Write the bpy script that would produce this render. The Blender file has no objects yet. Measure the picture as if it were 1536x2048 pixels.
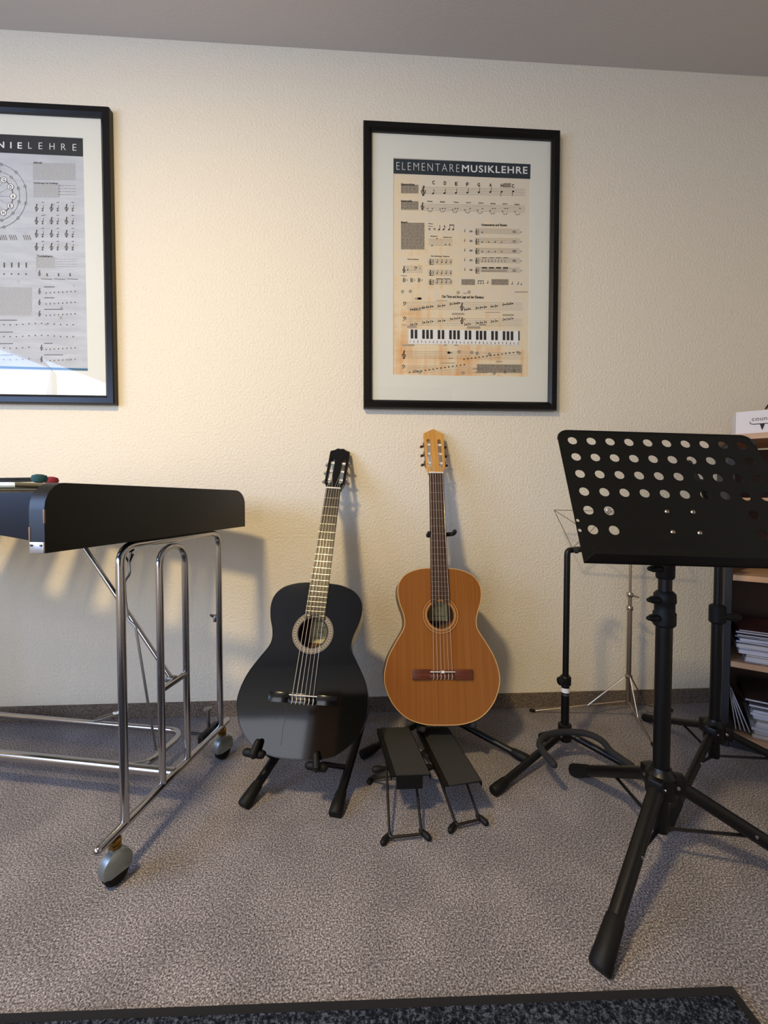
import bpy, bmesh, math, random
from mathutils import Vector, Matrix
V = Vector
rnd = random.Random(7)
scn = bpy.context.scene
COL = scn.collection

# ------------------------------------------------------------------ camera
FPX = 840.0
YAW, PITCH, ROLL = [math.radians(a) for a in (3.3, 1.75, .03)]
CAM = V((0, -1.6, .82))
FW = V((math.sin(YAW)*math.cos(PITCH), math.cos(YAW)*math.cos(PITCH), -math.sin(PITCH)))
_r = V((math.cos(YAW), -math.sin(YAW), 0)); _u = _r.cross(FW)
RT = _r*math.cos(ROLL)+_u*math.sin(ROLL); UP = -_r*math.sin(ROLL)+_u*math.cos(ROLL)
cd = bpy.data.cameras.new('camera'); cam = bpy.data.objects.new('camera', cd); COL.objects.link(cam)
cd.sensor_fit = 'VERTICAL'; cd.sensor_height = 36; cd.lens = FPX/2048*36; cd.clip_start = .02
m = Matrix((RT, UP, -FW)).transposed().to_4x4(); m.translation = CAM; cam.matrix_world = m
scn.camera = cam

# ------------------------------------------------------------------ world, lights, exposure
scn.view_settings.view_transform = 'Standard'; scn.view_settings.look = 'None'
scn.view_settings.gamma = 1; scn.view_settings.use_curve_mapping = False
scn.view_settings.exposure = 0.37
w = bpy.data.worlds.new('world'); scn.world = w; w.use_nodes = True
w.node_tree.nodes['Background'].inputs[0].default_value = (.42, .62, 1, 1)
w.node_tree.nodes['Background'].inputs[1].default_value = 1.2

def area(name, loc, target, sx, sy, color, watts, shape='RECTANGLE', spread=math.pi):
    l = bpy.data.lights.new(name, 'AREA'); l.shape = shape; l.size = sx; l.size_y = sy
    l.color = color; l.energy = watts; l.spread = spread
    o = bpy.data.objects.new(name, l); COL.objects.link(o); o.location = loc
    o.rotation_euler = (V(target)-V(loc)).to_track_quat('-Z', 'Y').to_euler()
    return o
area('window_daylight', (-2.56, -2.0, 1.38), (0, -1.7, .8), 1.8, 1.08, (.38, .57, 1), 60)
area('terrace_daylight', (-1.40, -3.41, 1.1), (-.7, 0, .9), 1.3, 1.7, (1, .93, .84), 13)
area('ceiling_lamp_light', (-.76, -1.70, 2.41), (-.70, -1.58, 0), .22, .22, (1, .76, .41), 40, 'DISK')

# ------------------------------------------------------------------ pixel -> point helpers (used with real planes of the room)
def ray(x, y): return FW*FPX+RT*(x-768)-UP*(y-1024)
def PP(x, y, p, n):
    d = ray(x, y); return CAM+d*((V(p)-CAM).dot(n)/d.dot(n))
def PY(x, y, Y): return PP(x, y, (0, Y, 0), V((0, 1, 0)))
def PZ(x, y, Z): return PP(x, y, (0, 0, Z), V((0, 0, 1)))
def PD(x, y, d): return CAM+ray(x, y)*(d/FPX)

# ------------------------------------------------------------------ materials
def rgb(h):
    h = h.lstrip('#'); c = [int(h[i:i+2], 16)/255 for i in (0, 2, 4)]
    return tuple(((x+.055)/1.055)**2.4 if x > .04045 else x/12.92 for x in c)+(1,)
def mat(name, color, rough=.5, metal=0, bump=None, var=None, coat=0, spec=.5):
    """bump=(scale,strength,dist)  var=(scale,color2,stretch vec)"""
    m = bpy.data.materials.new(name); m.use_nodes = True; nt = m.node_tree; b = nt.nodes['Principled BSDF']
    c = rgb(color) if isinstance(color, str) else color
    b.inputs['Base Color'].default_value = c; b.inputs['Roughness'].default_value = rough
    b.inputs['Metallic'].default_value = metal; b.inputs['Coat Weight'].default_value = coat
    b.inputs['Specular IOR Level'].default_value = spec
    tc = nt.nodes.new('ShaderNodeTexCoord')
    if bump:
        n = nt.nodes.new('ShaderNodeTexNoise'); n.inputs['Scale'].default_value = bump[0]; n.inputs['Detail'].default_value = 3
        bp = nt.nodes.new('ShaderNodeBump'); bp.inputs['Strength'].default_value = bump[1]; bp.inputs['Distance'].default_value = bump[2]
        nt.links.new(tc.outputs['Object'], n.inputs['Vector']); nt.links.new(n.outputs['Fac'], bp.inputs['Height'])
        nt.links.new(bp.outputs['Normal'], b.inputs['Normal'])
    if var:
        mp = nt.nodes.new('ShaderNodeMapping'); mp.inputs['Scale'].default_value = var[2] if len(var) > 2 else (1, 1, 1)
        n = nt.nodes.new('ShaderNodeTexNoise'); n.inputs['Scale'].default_value = var[0]; n.inputs['Detail'].default_value = 4
        r = nt.nodes.new('ShaderNodeValToRGB'); r.color_ramp.elements[0].position = .35; r.color_ramp.elements[1].position = .65
        r.color_ramp.elements[0].color = c; r.color_ramp.elements[1].color = rgb(var[1])
        nt.links.new(tc.outputs['Object'], mp.inputs['Vector']); nt.links.new(mp.outputs[0], n.inputs['Vector'])
        nt.links.new(n.outputs['Fac'], r.inputs['Fac']); nt.links.new(r.outputs['Color'], b.inputs['Base Color'])
    return m

M = {}
M['wall'] = mat('woodchip_wallpaper', '#e7ddc7', .85, bump=(120, .6, .005))
M['ceiling'] = mat('ceiling_paint', '#c3bab0', .9, bump=(120, .2, .002))
def carpet(name, c1, c2, c3, scale):
    m = bpy.data.materials.new(name); m.use_nodes = True; nt = m.node_tree; b = nt.nodes['Principled BSDF']
    b.inputs['Roughness'].default_value = .95; b.inputs['Specular IOR Level'].default_value = .1
    tc = nt.nodes.new('ShaderNodeTexCoord')
    n = nt.nodes.new('ShaderNodeTexNoise'); n.inputs['Scale'].default_value = scale; n.inputs['Detail'].default_value = 5; n.inputs['Roughness'].default_value = .75
    r = nt.nodes.new('ShaderNodeValToRGB'); e = r.color_ramp.elements
    e[0].position = .38; e[0].color = rgb(c1); e[1].position = .62; e[1].color = rgb(c3)
    k = e.new(.5); k.color = rgb(c2)
    n2 = nt.nodes.new('ShaderNodeTexNoise'); n2.inputs['Scale'].default_value = 7; n2.inputs['Detail'].default_value = 3
    mx = nt.nodes.new('ShaderNodeMix'); mx.data_type = 'RGBA'; mx.blend_type = 'MULTIPLY'
    r2 = nt.nodes.new('ShaderNodeValToRGB'); r2.color_ramp.elements[0].color = (.82, .82, .82, 1); r2.color_ramp.elements[0].position = .4; r2.color_ramp.elements[1].position = .62
    mx.inputs[0].default_value = 1
    bp = nt.nodes.new('ShaderNodeBump'); bp.inputs['Strength'].default_value = .25; bp.inputs['Distance'].default_value = .002
    for s in (n, n2): nt.links.new(tc.outputs['Object'], s.inputs['Vector'])
    nt.links.new(n.outputs['Fac'], r.inputs['Fac']); nt.links.new(n2.outputs['Fac'], r2.inputs['Fac'])
    nt.links.new(r.outputs['Color'], mx.inputs[6]); nt.links.new(r2.outputs['Color'], mx.inputs[7])
    nt.links.new(mx.outputs[2], b.inputs['Base Color'])
    nt.links.new(n.outputs['Fac'], bp.inputs['Height']); nt.links.new(bp.outputs['Normal'], b.inputs['Normal'])
    return m
M['carpet'] = carpet('carpet', '#383538', '#7b7678', '#cbc5c5', 300)
M['strip'] = carpet('carpet_strip', '#4a3e34', '#75675a', '#9a8b7c', 230)
M['rug'] = carpet('dark_rug', '#0c0e14', '#1d212b', '#5a6270', 190)
M['rug_edge'] = mat('rug_edge', '#0d0e12', .9)
M['frame'] = mat('black_frame', '#080707', .32, spec=.3, bump=(60, .05, .001))
M['mount'] = mat('passepartout', '#dcdccf', .8)
M['ink'] = mat('ink', '#1c1b1b', .7)
M['ink_mid'] = mat('ink_mid', '#5b564f', .8)
M['ink_soft'] = mat('ink_soft', '#a89b86', .85)
M['ink_softgrey'] = mat('ink_softgrey', '#b3b4b2', .85)
M['textblock'] = mat('textblock', '#8f8575', .85, var=(900, '#b9ad98'))
M['textblock2'] = mat('textblock_grey', '#8d8f90', .85, var=(900, '#aeb0b0'))
M['band'] = mat('header_band', '#142630', .6)
M['band2'] = mat('header_band_black', '#15181c', .6)
M['white_print'] = mat('white_print', '#e6e6e0', .7)
M['paper2'] = mat('poster_paper_grey', '#bec2c4', .8, var=(9, '#b2b6ba', (1, 1, 6)))
M['teal_line'] = mat('teal_line', '#1f5a78', .6)
def parchment():
    m = bpy.data.materials.new('parchment_print'); m.use_nodes = True; nt = m.node_tree; b = nt.nodes['Principled BSDF']
    b.inputs['Roughness'].default_value = .8
    tc = nt.nodes.new('ShaderNodeTexCoord'); sep = nt.nodes.new('ShaderNodeSeparateXYZ'); nt.links.new(tc.outputs['Generated'], sep.inputs[0])
    # printed orange wash: stronger to the bottom and left of the sheet
    def noise(scale, st):
        mp = nt.nodes.new('ShaderNodeMapping'); mp.inputs['Scale'].default_value = st
        n = nt.nodes.new('ShaderNodeTexNoise'); n.inputs['Scale'].default_value = scale; n.inputs['Detail'].default_value = 5
        nt.links.new(tc.outputs['Generated'], mp.inputs[0]); nt.links.new(mp.outputs[0], n.inputs['Vector']); return n
    a = noise(6, (4, 1, .5)); c = noise(6, (.6, 1, 5)); d = noise(3, (1, 1, 1.4))
    def math_(op, x, y):
        n = nt.nodes.new('ShaderNodeMath'); n.operation = op
        for i, s in enumerate((x, y)):
            if isinstance(s, (int, float)): n.inputs[i].default_value = s
            else: nt.links.new(s, n.inputs[i])
        return n.outputs[0]
    s = math_('ADD', math_('MULTIPLY', a.outputs['Fac'], .9), math_('MULTIPLY', c.outputs['Fac'], .7))
    s = math_('ADD', s, math_('MULTIPLY', d.outputs['Fac'], .8))
    s = math_('SUBTRACT', s, math_('MULTIPLY', sep.outputs['Z'], .55))
    s = math_('SUBTRACT', s, math_('MULTIPLY', sep.outputs['X'], .28))
    s = math_('MULTIPLY', s, .72)
    r = nt.nodes.new('ShaderNodeValToRGB'); e = r.color_ramp.elements
    e[0].position = .46; e[0].color = rgb('#dcd2bc'); e[1].position = 1.0; e[1].color = rgb('#d8a262')
    k = e.new(.68); k.color = rgb('#e4d2ae')
    nt.links.new(s, r.inputs['Fac']); nt.links.new(r.outputs['Color'], b.inputs['Base Color'])
    return m
M['parchment'] = parchment()
def glass():
    m = bpy.data.materials.new('picture_glass'); m.use_nodes = True; nt = m.node_tree; nt.nodes.clear()
    o = nt.nodes.new('ShaderNodeOutputMaterial'); mx = nt.nodes.new('ShaderNodeMixShader'); fr = nt.nodes.new('ShaderNodeFresnel'); fr.inputs[0].default_value = 1.5
    t = nt.nodes.new('ShaderNodeBsdfTransparent'); g = nt.nodes.new('ShaderNodeBsdfGlossy'); g.inputs['Roughness'].default_value = .01
    ge = nt.nodes.new('ShaderNodeNewGeometry'); iv = nt.nodes.new('ShaderNodeMath'); iv.operation = 'SUBTRACT'; iv.inputs[0].default_value = 1
    mu = nt.nodes.new('ShaderNodeMath'); mu.operation = 'MULTIPLY'   # only the outer face of the pane reflects
    nt.links.new(ge.outputs['Backfacing'], iv.inputs[1]); nt.links.new(iv.outputs[0], mu.inputs[0]); nt.links.new(fr.outputs[0], mu.inputs[1])
    nt.links.new(mu.outputs[0], mx.inputs[0]); nt.links.new(t.outputs[0], mx.inputs[1]); nt.links.new(g.outputs[0], mx.inputs[2]); nt.links.new(mx.outputs[0], o.inputs[0])
    return m
M['glass'] = glass()
M['black_lacquer'] = mat('black_lacquer', '#0a0a0a', .22, var=None, coat=.3)
M['end_panel'] = mat('black_stained_wood', '#070706', .42,spec=.35, bump=(30, .05, .001))
M['navy'] = mat('dark_painted_wood', '#070d1a', .3, spec=.2)
M['wood_bare'] = mat('bare_wood', '#8a6f5c', .7)
M['chrome'] = mat('chrome', '#b9b9bd', .16, 1)
M['chrome_dull'] = mat('dull_chrome', '#8f8f90', .32, 1)
M['nickel'] = mat('nickel', '#b3a796', .28, 1)
M['alu'] = mat('aluminium', '#b9bac0', .35, .9)
M['gold_alu'] = mat('aluminium_bar', '#b7b197', .35, .85)
M['zinc'] = mat('zinc_hood', '#8e9696', .35, .7)
M['brass'] = mat('brass_thread', '#8a6a35', .35, .9)
M['rubber'] = mat('black_rubber', '#090909', .6, spec=.3)
M['foam'] = mat('black_foam', '#1a1a1b', .85)
M['blackmetal'] = mat('black_powder_coat', '#070708', .38, spec=.35)
M['blacksteel'] = mat('black_sheet_steel', '#070705', .55, spec=.25)
M['stoolrubber'] = mat('stool_rubber', '#262622', .75, bump=(500, .3, .001))
M['brownmetal'] = mat('dark_metal', '#17120f', .45)
M['teal'] = mat('teal_yarn', '#12424e', .85, bump=(400, .5, .002))
M['red'] = mat('red_yarn', '#7d1f30', .85, bump=(400, .5, .002))
M['guitar_black'] = mat('black_gloss_lacquer', '#070706', .06)
M['guitar_black_side'] = mat('black_gloss_side', '#070706', .15)
M['cedar'] = mat('cedar_top', '#87501d', .3, var=(5, '#8f5a26', (30, 1, .4)), coat=.3)
M['rosewood'] = mat('rosewood', '#3b1c12', .35, var=(9, '#5a2c1b', (12, 2, .6)))
M['rosewood_bridge'] = mat('rosewood_bridge', '#4a2013', .35, var=(9, '#64301c', (.8, 2, 14)))
M['fb_dark'] = mat('fingerboard_dark', '#2b2620', .28, spec=.25, var=(14, '#3d362c', (12, 2, .6)))
M['fb_brown'] = mat('fingerboard_brown', '#35231b', .36, var=(14, '#4c3327', (12, 2, .6)))
M['maple'] = mat('golden_headstock', '#c08a3e', .3, var=(9, '#cf9b4d', (16, 2, .6)), coat=.3)
M['binding'] = mat('cream_binding', '#cda36a', .4)
M['bone'] = mat('bone', '#ece6d8', .4)
M['pearl'] = mat('pearl_button', '#b9aea0', .3, .2)
M['string'] = mat('nylon_string', '#c9c0b0', .3, .3)
M['fret'] = mat('fret_wire', '#cfc8b8', .25, .9)
M['inside'] = mat('guitar_inside', '#6a4a30', .8)
M['label_paper'] = mat('label_paper', '#d8cd9a', .8)
M['label_mark'] = mat('label_mark', '#6f6547', .8)
M['rosette_light'] = mat('rosette_light', '#94897a', .5)
M['rosette_dark'] = mat('rosette_dark', '#1b1410', .5)
M['rosette_tan'] = mat('rosette_tan', '#d3a566', .5)
M['rosette_brown'] = mat('rosette_brown', '#5a2d10', .5)
M['shelf_dark'] = mat('dark_side_panel', '#1c1e24', .6)
M['shelf_wood'] = mat('beech_board', '#bf9a7a', .5, var=(12, '#c9a686', (1, 1, 8)))
M['shelf_back'] = mat('shelf_back', '#4a3830', .7)
M['card_white'] = mat('white_card', '#dcd8d8', .6)
M['tan_card'] = mat('tan_card', '#a98b6e', .7)
M['black_cloth'] = mat('black_felt', '#0c0b0d', .9)
M['door'] = mat('brown_door_frame', '#6a3f1e', .5)
M['dark_door'] = mat('dark_doorway', '#15100e', .6)

# ------------------------------------------------------------------ geometry builder
class G:
    def __init__(s): s.bm = bmesh.new()
    def _m(s, vs, mx):
        if mx is not None:
            for v in vs: v.co = mx @ v.co
    def box(s, c, size, mx=None, bev=0):
        r = bmesh.ops.create_cube(s.bm, size=1); vs = r['verts']
        for v in vs: v.co = V((v.co.x*size[0], v.co.y*size[1], v.co.z*size[2]))+V(c)
        if bev:
            es = list({e for v in vs for e in v.link_edges})
            rr = bmesh.ops.bevel(s.bm, geom=es, offset=bev, segments=2, affect='EDGES', profile=.5)
            vs = list({v for f in rr['faces'] for v in f.verts} | {v for v in vs if v.is_valid})
        s._m(vs, mx); return s
    def tube(s, pts, r, n=12, closed=False, mx=None, flat=1.0, capr=0):
        P = [V(p) for p in pts]; N = len(P)
        R = r if isinstance(r, (list, tuple)) else [r]*N
        if capr and not closed:      # rounded ends
            d0 = (P[0]-P[1]).normalized(); d1 = (P[-1]-P[-2]).normalized()
            P = [P[0]+d0*R[0]*.9, P[0]+d0*R[0]*.55]+P+[P[-1]+d1*R[-1]*.55, P[-1]+d1*R[-1]*.9]
            R = [R[0]*.35, R[0]*.82]+list(R)+[R[-1]*.82, R[-1]*.35]; N = len(P)
        rings = []; up = None
        for i in range(N):
            a = P[i-1] if (i > 0 or closed) else P[i]; b = P[(i+1) % N] if (i < N-1 or closed) else P[i]
            t = (b-a).normalized()
            if up is None:
                up = V((0, 0, 1)) if abs(t.z) < .9 else V((1, 0, 0))
            up = (up-t*up.dot(t)).normalized(); sd = t.cross(up)
            rings.append([s.bm.verts.new(P[i]+up*math.cos(2*math.pi*k/n)*R[i]*flat+sd*math.sin(2*math.pi*k/n)*R[i]) for k in range(n)])
        M_ = N if closed else N-1
        for i in range(M_):
            A = rings[i]; B = rings[(i+1) % N]
            for k in range(n): s.bm.faces.new((A[k], A[(k+1) % n], B[(k+1) % n], B[k]))
        if not closed:
            s.bm.faces.new(rings[0][::-1]); s.bm.faces.new(rings[-1])
        s._m([v for q in rings for v in q], mx); return s
    def lathe(s, prof, origin, axis=(0, 0, 1), n=20, mx=None):
        """prof = [(radius, height)] along axis from origin"""
        ax = V(axis).normalized(); a = V((1, 0, 0)) if abs(ax.x) < .9 else V((0, 1, 0)); a = (a-ax*a.dot(ax)).normalized(); b = ax.cross(a)
        O = V(origin); rings = []
        for (r, h) in prof:
            rings.append([s.bm.verts.new(O+ax*h+(a*math.cos(2*math.pi*k/n)+b*math.sin(2*math.pi*k/n))*max(r, 1e-5)) for k in range(n)])
        for i in range(len(rings)-1):
            for k in range(n): s.bm.faces.new((rings[i][k], rings[i][(k+1) % n], rings[i+1][(k+1) % n], rings[i+1][k]))
        s.bm.faces.new(rings[0][::-1]); s.bm.faces.new(rings[-1])
        s._m([v for q in rings for v in q], mx); return s
    def prism(s, poly, o, ex, ey, ez, depth, holes=()):
        """polygon (2d) in plane o+ex*x+ey*y, extruded by ez*depth, with holes"""
        o, ex, ey, ez = V(o), V(ex), V(ey), V(ez)
        t = bmesh.new(); es = []
        for loop in [poly]+list(holes):
            vs = [t.verts.new(o+ex*p[0]+ey*p[1]) for p in loop]
            es += [t.edges.new((vs[i], vs[(i+1) % len(vs)])) for i in range(len(vs))]
        bmesh.ops.triangle_fill(t, use_beauty=True, use_dissolve=False, edges=es, normal=ex.cross(ey))
        fs = list(t.faces)
        if depth:
            rr = bmesh.ops.extrude_face_region(t, geom=fs)
            for v in [g for g in rr['geom'] if isinstance(g, bmesh.types.BMVert)]: v.co += ez*depth
        bmesh.ops.recalc_face_normals(t, faces=list(t.faces))
        me = bpy.data.meshes.new('tmp'); t.to_mesh(me); t.free(); s.bm.from_mesh(me); bpy.data.meshes.remove(me); return s
    def rect(s, o, ax, ay): # flat quad
        o, ax, ay = V(o), V(ax), V(ay)
        s.bm.faces.new([s.bm.verts.new(p) for p in (o, o+ax, o+ax+ay, o+ay)]); return s

MW = {}
def tag(o, label=None, cat=None, group=None, kind=None):
    if label: o['label'] = label
    if cat: o['category'] = cat
    if group: o['group'] = group
    if kind: o['kind'] = kind
def thing(name, label, cat, mx, group=None):
    if not isinstance(mx, Matrix): mx = Matrix.Translation(V(mx))
    o = bpy.data.objects.new(name, None); o.empty_display_size = .1; COL.objects.link(o); o.matrix_world = mx
    MW[o.name] = mx.copy(); tag(o, label, cat, group); return o
def part(name, g, m, parent=None, world=False, smooth=40, label=None, sharp=False):
    me = bpy.data.meshes.new(name); bmesh.ops.recalc_face_normals(g.bm, faces=list(g.bm.faces))
    if world and parent is not None:
        inv = MW[parent.name].inverted()
        for v in g.bm.verts: v.co = inv @ v.co
    g.bm.to_mesh(me); g.bm.free()
    if not sharp and len(me.polygons):
        me.polygons.foreach_set('use_smooth', [True]*len(me.polygons)); me.set_sharp_from_angle(angle=math.radians(smooth))
    me.materials.append(M[m] if isinstance(m, str) else m)
    o = bpy.data.objects.new(name, me); COL.objects.link(o)
    if parent is not None: o.parent = parent; MW[o.name] = MW[parent.name]
    if label: o['label'] = label
    return o
def solo(name, g, m, loc, label, cat, group=None, smooth=40):
    """a thing that is one mesh, origin at loc (geometry given in world space)"""
    for v in g.bm.verts: v.co -= V(loc)
    o = part(name, g, m, None, smooth=smooth); o.location = loc; MW[o.name] = Matrix.Translation(V(loc)); tag(o, label, cat, group); return o
def struct(name, g, m):
    o = part(name, g, m, None, sharp=True); o['kind'] = 'structure'; return o
def spline(pts, k=6, closed=False):
    P = [V(p) for p in pts]; N = len(P); out = []
    for i in range(N if closed else N-1):
        g = (lambda j: P[j % N]) if closed else (lambda j: P[min(max(j, 0), N-1)])
        a, b, c, d = g(i-1), g(i), g(i+1), g(i+2)
        for q in range(k):
            t = q/k; out.append(.5*((2*b)+(c-a)*t+(2*a-5*b+4*c-d)*t*t+(3*b-a-3*c+d)*t**3))
    if not closed: out.append(P[-1])
    return out
def bend(pts, r=.03, k=5):
    """polyline with rounded corners"""
    P = [V(p) for p in pts]; out = [P[0]]
    for i in range(1, len(P)-1):
        a, b, c = P[i-1], P[i], P[i+1]
        ra = min(r, (a-b).length*.49, (c-b).length*.49)
        p, q = b+(a-b).normalized()*ra, b+(c-b).normalized()*ra
        for j in range(k+1):
            t = j/k; out.append(p*(1-t)**2+b*2*t*(1-t)+q*t*t)
    out.append(P[-1]); return out

# ------------------------------------------------------------------ room
XL, XR, YB, H = -2.45, 2.12, -3.30, 2.467
struct('floor', G().box(((XL+XR)/2, YB/2, -.05), (XR-XL+.2, -YB+.2, .1)), 'carpet')
struct('ceiling', G().box(((XL+XR)/2, YB/2, H+.05), (XR-XL+.2, -YB+.2, .1)), 'ceiling')
struct('wall_back', G().box(((XL+XR)/2, .05, H/2), (XR-XL+.2, .1, H)), 'wall')
struct('wall_right', G().box((XR+.05, YB/2, H/2), (.1, -YB, H)), 'wall')
g = G()   # left wall with a window opening y -2.9..-1.1, z .88..1.92
g.box((XL-.05, (-1.1)/2, H/2), (.1, 1.1, H)); g.box((XL-.05, (-2.9+YB)/2, H/2), (.1, YB*-1-2.9, H))
g.box((XL-.05, -2.0, .44), (.1, 1.8, .88)); g.box((XL-.05, -2.0, (H+1.92)/2), (.1, 1.8, H-1.92))
struct('wall_left', g, 'wall')
g = G()   # wall behind the camera: glazed terrace opening x -1.55..0.05, z .2..2.12, and solid wall behind the added dark panel
WX0, WX1, WZ1 = -2.05, -.75, 1.97
g.box(((XL+WX0)/2, YB-.05, H/2), (WX0-XL, .1, H)); g.box(((XR+WX1)/2, YB-.05, H/2), (XR-WX1, .1, H))
g.box(((WX0+WX1)/2, YB-.05, .1), (WX1-WX0, .1, .2)); g.box(((WX0+WX1)/2, YB-.05, (H+WZ1)/2), (WX1-WX0, .1, H-WZ1))
struct('wall_front', g, 'wall')
g = G()
for y in (-2.87, -2.0, -1.13): g.box((XL-.03, y, 1.40), (.05, .06, 1.04))
for z in (.91, 1.89): g.box((XL-.03, -2.0, z), (.05, 1.8, .06))
struct('window_1', g, 'card_white')
g = G()
for x in (WX0+.03, WX1-.03): g.box((x, YB-.03, (.2+WZ1)/2), (.06, .05, WZ1-.2))
for z in (.23, WZ1-.03): g.box(((WX0+WX1)/2, YB-.03, z), (WX1-WX0, .05, .06))
struct('window_2', g, 'card_white')
g = G(); g.box((.28, YB+.02, 1.45), (1.56, .03, 1.30)); struct('door_1', g, 'dark_door')  # unseen dark panel, added for the reflection in the black guitar
g = G(); g.box((-.62, YB+.025, 1.10), (.24, .05, 2.04)); g.box((.28, YB+.025, .69), (1.56, .05, .22)); struct('trim_1', g, 'door')  # brown border of that unseen panel, shaped for the same reflection
BT = .057
struct('baseboard_back', G().box(((XL+XR)/2, -.004, BT/2), (XR-XL, .008, BT)), 'strip')

# ------------------------------------------------------------------ framed posters
def textmesh(s, bold=0.0, spacing=1.0):
    c = bpy.data.curves.new('t', 'FONT'); c.body = s; c.offset = bold; c.space_character = spacing; c.resolution_u = 3
    o = bpy.data.objects.new('t', c); COL.objects.link(o); bpy.context.view_layer.update()
    me = bpy.data.meshes.new_from_object(o); bpy.data.objects.remove(o); bpy.data.curves.remove(c); return me
class Print:
    """flat printing on a sheet lying in a vertical plane; coordinates in photo pixels unprojected to that plane"""
    def __init__(s, Y): s.Y = Y; s.g = G()
    def W(s, x, y): return PY(x, y, s.Y)
    def poly(s, pts): s.g.bm.faces.new([s.g.bm.verts.new(s.W(*p)) for p in pts])
    def rect(s, x0, y0, x1, y1, sl=0.0):
        s.poly([(x0, y0), (x1, y0+sl*(x1-x0)), (x1, y1+sl*(x1-x0)), (x0, y1)])
    def disc(s, x, y, rx, ry=None, n=12, tilt=0):
        ry = ry or rx; c, d = math.cos(tilt), math.sin(tilt)
        s.poly([(x+rx*math.cos(a)*c-ry*math.sin(a)*d, y+rx*math.cos(a)*d+ry*math.sin(a)*c) for a in [2*math.pi*k/n for k in range(n)]])
    def line(s, pts, w):
        for (a, b) in zip(pts, pts[1:]):
            dx, dy = b[0]-a[0], b[1]-a[1]; L = math.hypot(dx, dy) or 1; nx, ny = -dy/L*w/2, dx/L*w/2
            s.poly([(a[0]+nx, a[1]+ny), (b[0]+nx, b[1]+ny), (b[0]-nx, b[1]-ny), (a[0]-nx, a[1]-ny)])
    def ring(s, x, y, r, w, n=36):
        P = [(x+r*math.cos(2*math.pi*k/n), y+r*math.sin(2*math.pi*k/n)) for k in range(n+1)]; s.line(P, w)
    def text(s, t, x0, y0, x1, y1, sl=0.0, bold=0.0, spacing=1.0):
        me = textmesh(t, bold, spacing); xs = [v.co.x for v in me.vertices]; ys = [v.co.y for v in me.vertices]
        a, b, c, d = min(xs), max(xs), min(ys), max(ys); base = len(s.g.bm.verts)
        vs = []
        for v in me.vertices:
            u_ = (v.co.x-a)/(b-a); w_ = (v.co.y-c)/(d-c); px = x0+(x1-x0)*u_
            vs.append(s.g.bm.verts.new(s.W(px, y1+(y0-y1)*w_+sl*(px-x0))))
        for p in me.polygons:
            try: s.g.bm.faces.new([vs[i] for i in p.vertices])
            except ValueError: pass
        bpy.data.meshes.remove(me)
    def treble(s, x, y, h):
        k = h/20.0
        pts = [(-2, 9), (-1, 10.5), (1, 9.5), (.8, 6), (-.8, -4), (-.6, -8.5), (1, -10), (1.8, -7.5), (-.5, -3.5), (-4, 0), (-4.2, 4), (0, 6.2), (3.8, 4.2), (3.6, .8), (.6, -.6), (-1.6, 1.2), (-1, 3.2)]
        P = [(x+p.x*k, y+p.y*k) for p in spline([(a, b, 0) for a, b in pts], 4)]
        s.line(P, 1.5*k); s.disc(x-1.6*k, y+9*k, 1.7*k)
    def bass(s, x, y, h):
        k = h/10.0
        P = [(x+p.x*k, y+p.y*k) for p in spline([(a, b, 0) for a, b in [(-3, -2), (-1, -4.5), (2.5, -3.5), (2.6, 0), (-1, 4), (-4, 5.5)]], 4)]
        s.line(P, 1.4*k); s.disc(x-2.4*k, y-1.6*k, 1.6*k); s.disc(x+4.8*k, y-2.6*k, .8*k); s.disc(x+4.8*k, y+.6*k, .8*k)
    def note(s, x, y, r=2.0, stem=9, up=True, w=.8):
        s.disc(x, y, r, r*.75, 10, -.35)
        if stem:
            if up: s.line([(x+r*.8, y), (x+r*.8, y-stem)], w)
            else: s.line([(x-r*.8, y), (x-r*.8, y+stem)], w)
    def textlines(s, x0, y0, x1, y1, step, w, jit=.18, sl=0.0):
        y = y0
        while y < y1:
            x = x0
            while x < x1-1:
                l = rnd.uniform(3, 9); xe = min(x+l, x1)
                s.line([(x, y+sl*(x-x0)), (xe, y+sl*(xe-x0))], w); x = xe+rnd.uniform(.8, 1.8)
            y += step
    def build(s, name, m, parent, label=None):
        return part(name, s.g, m, parent, world=True, label=label, sharp=True)

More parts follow.
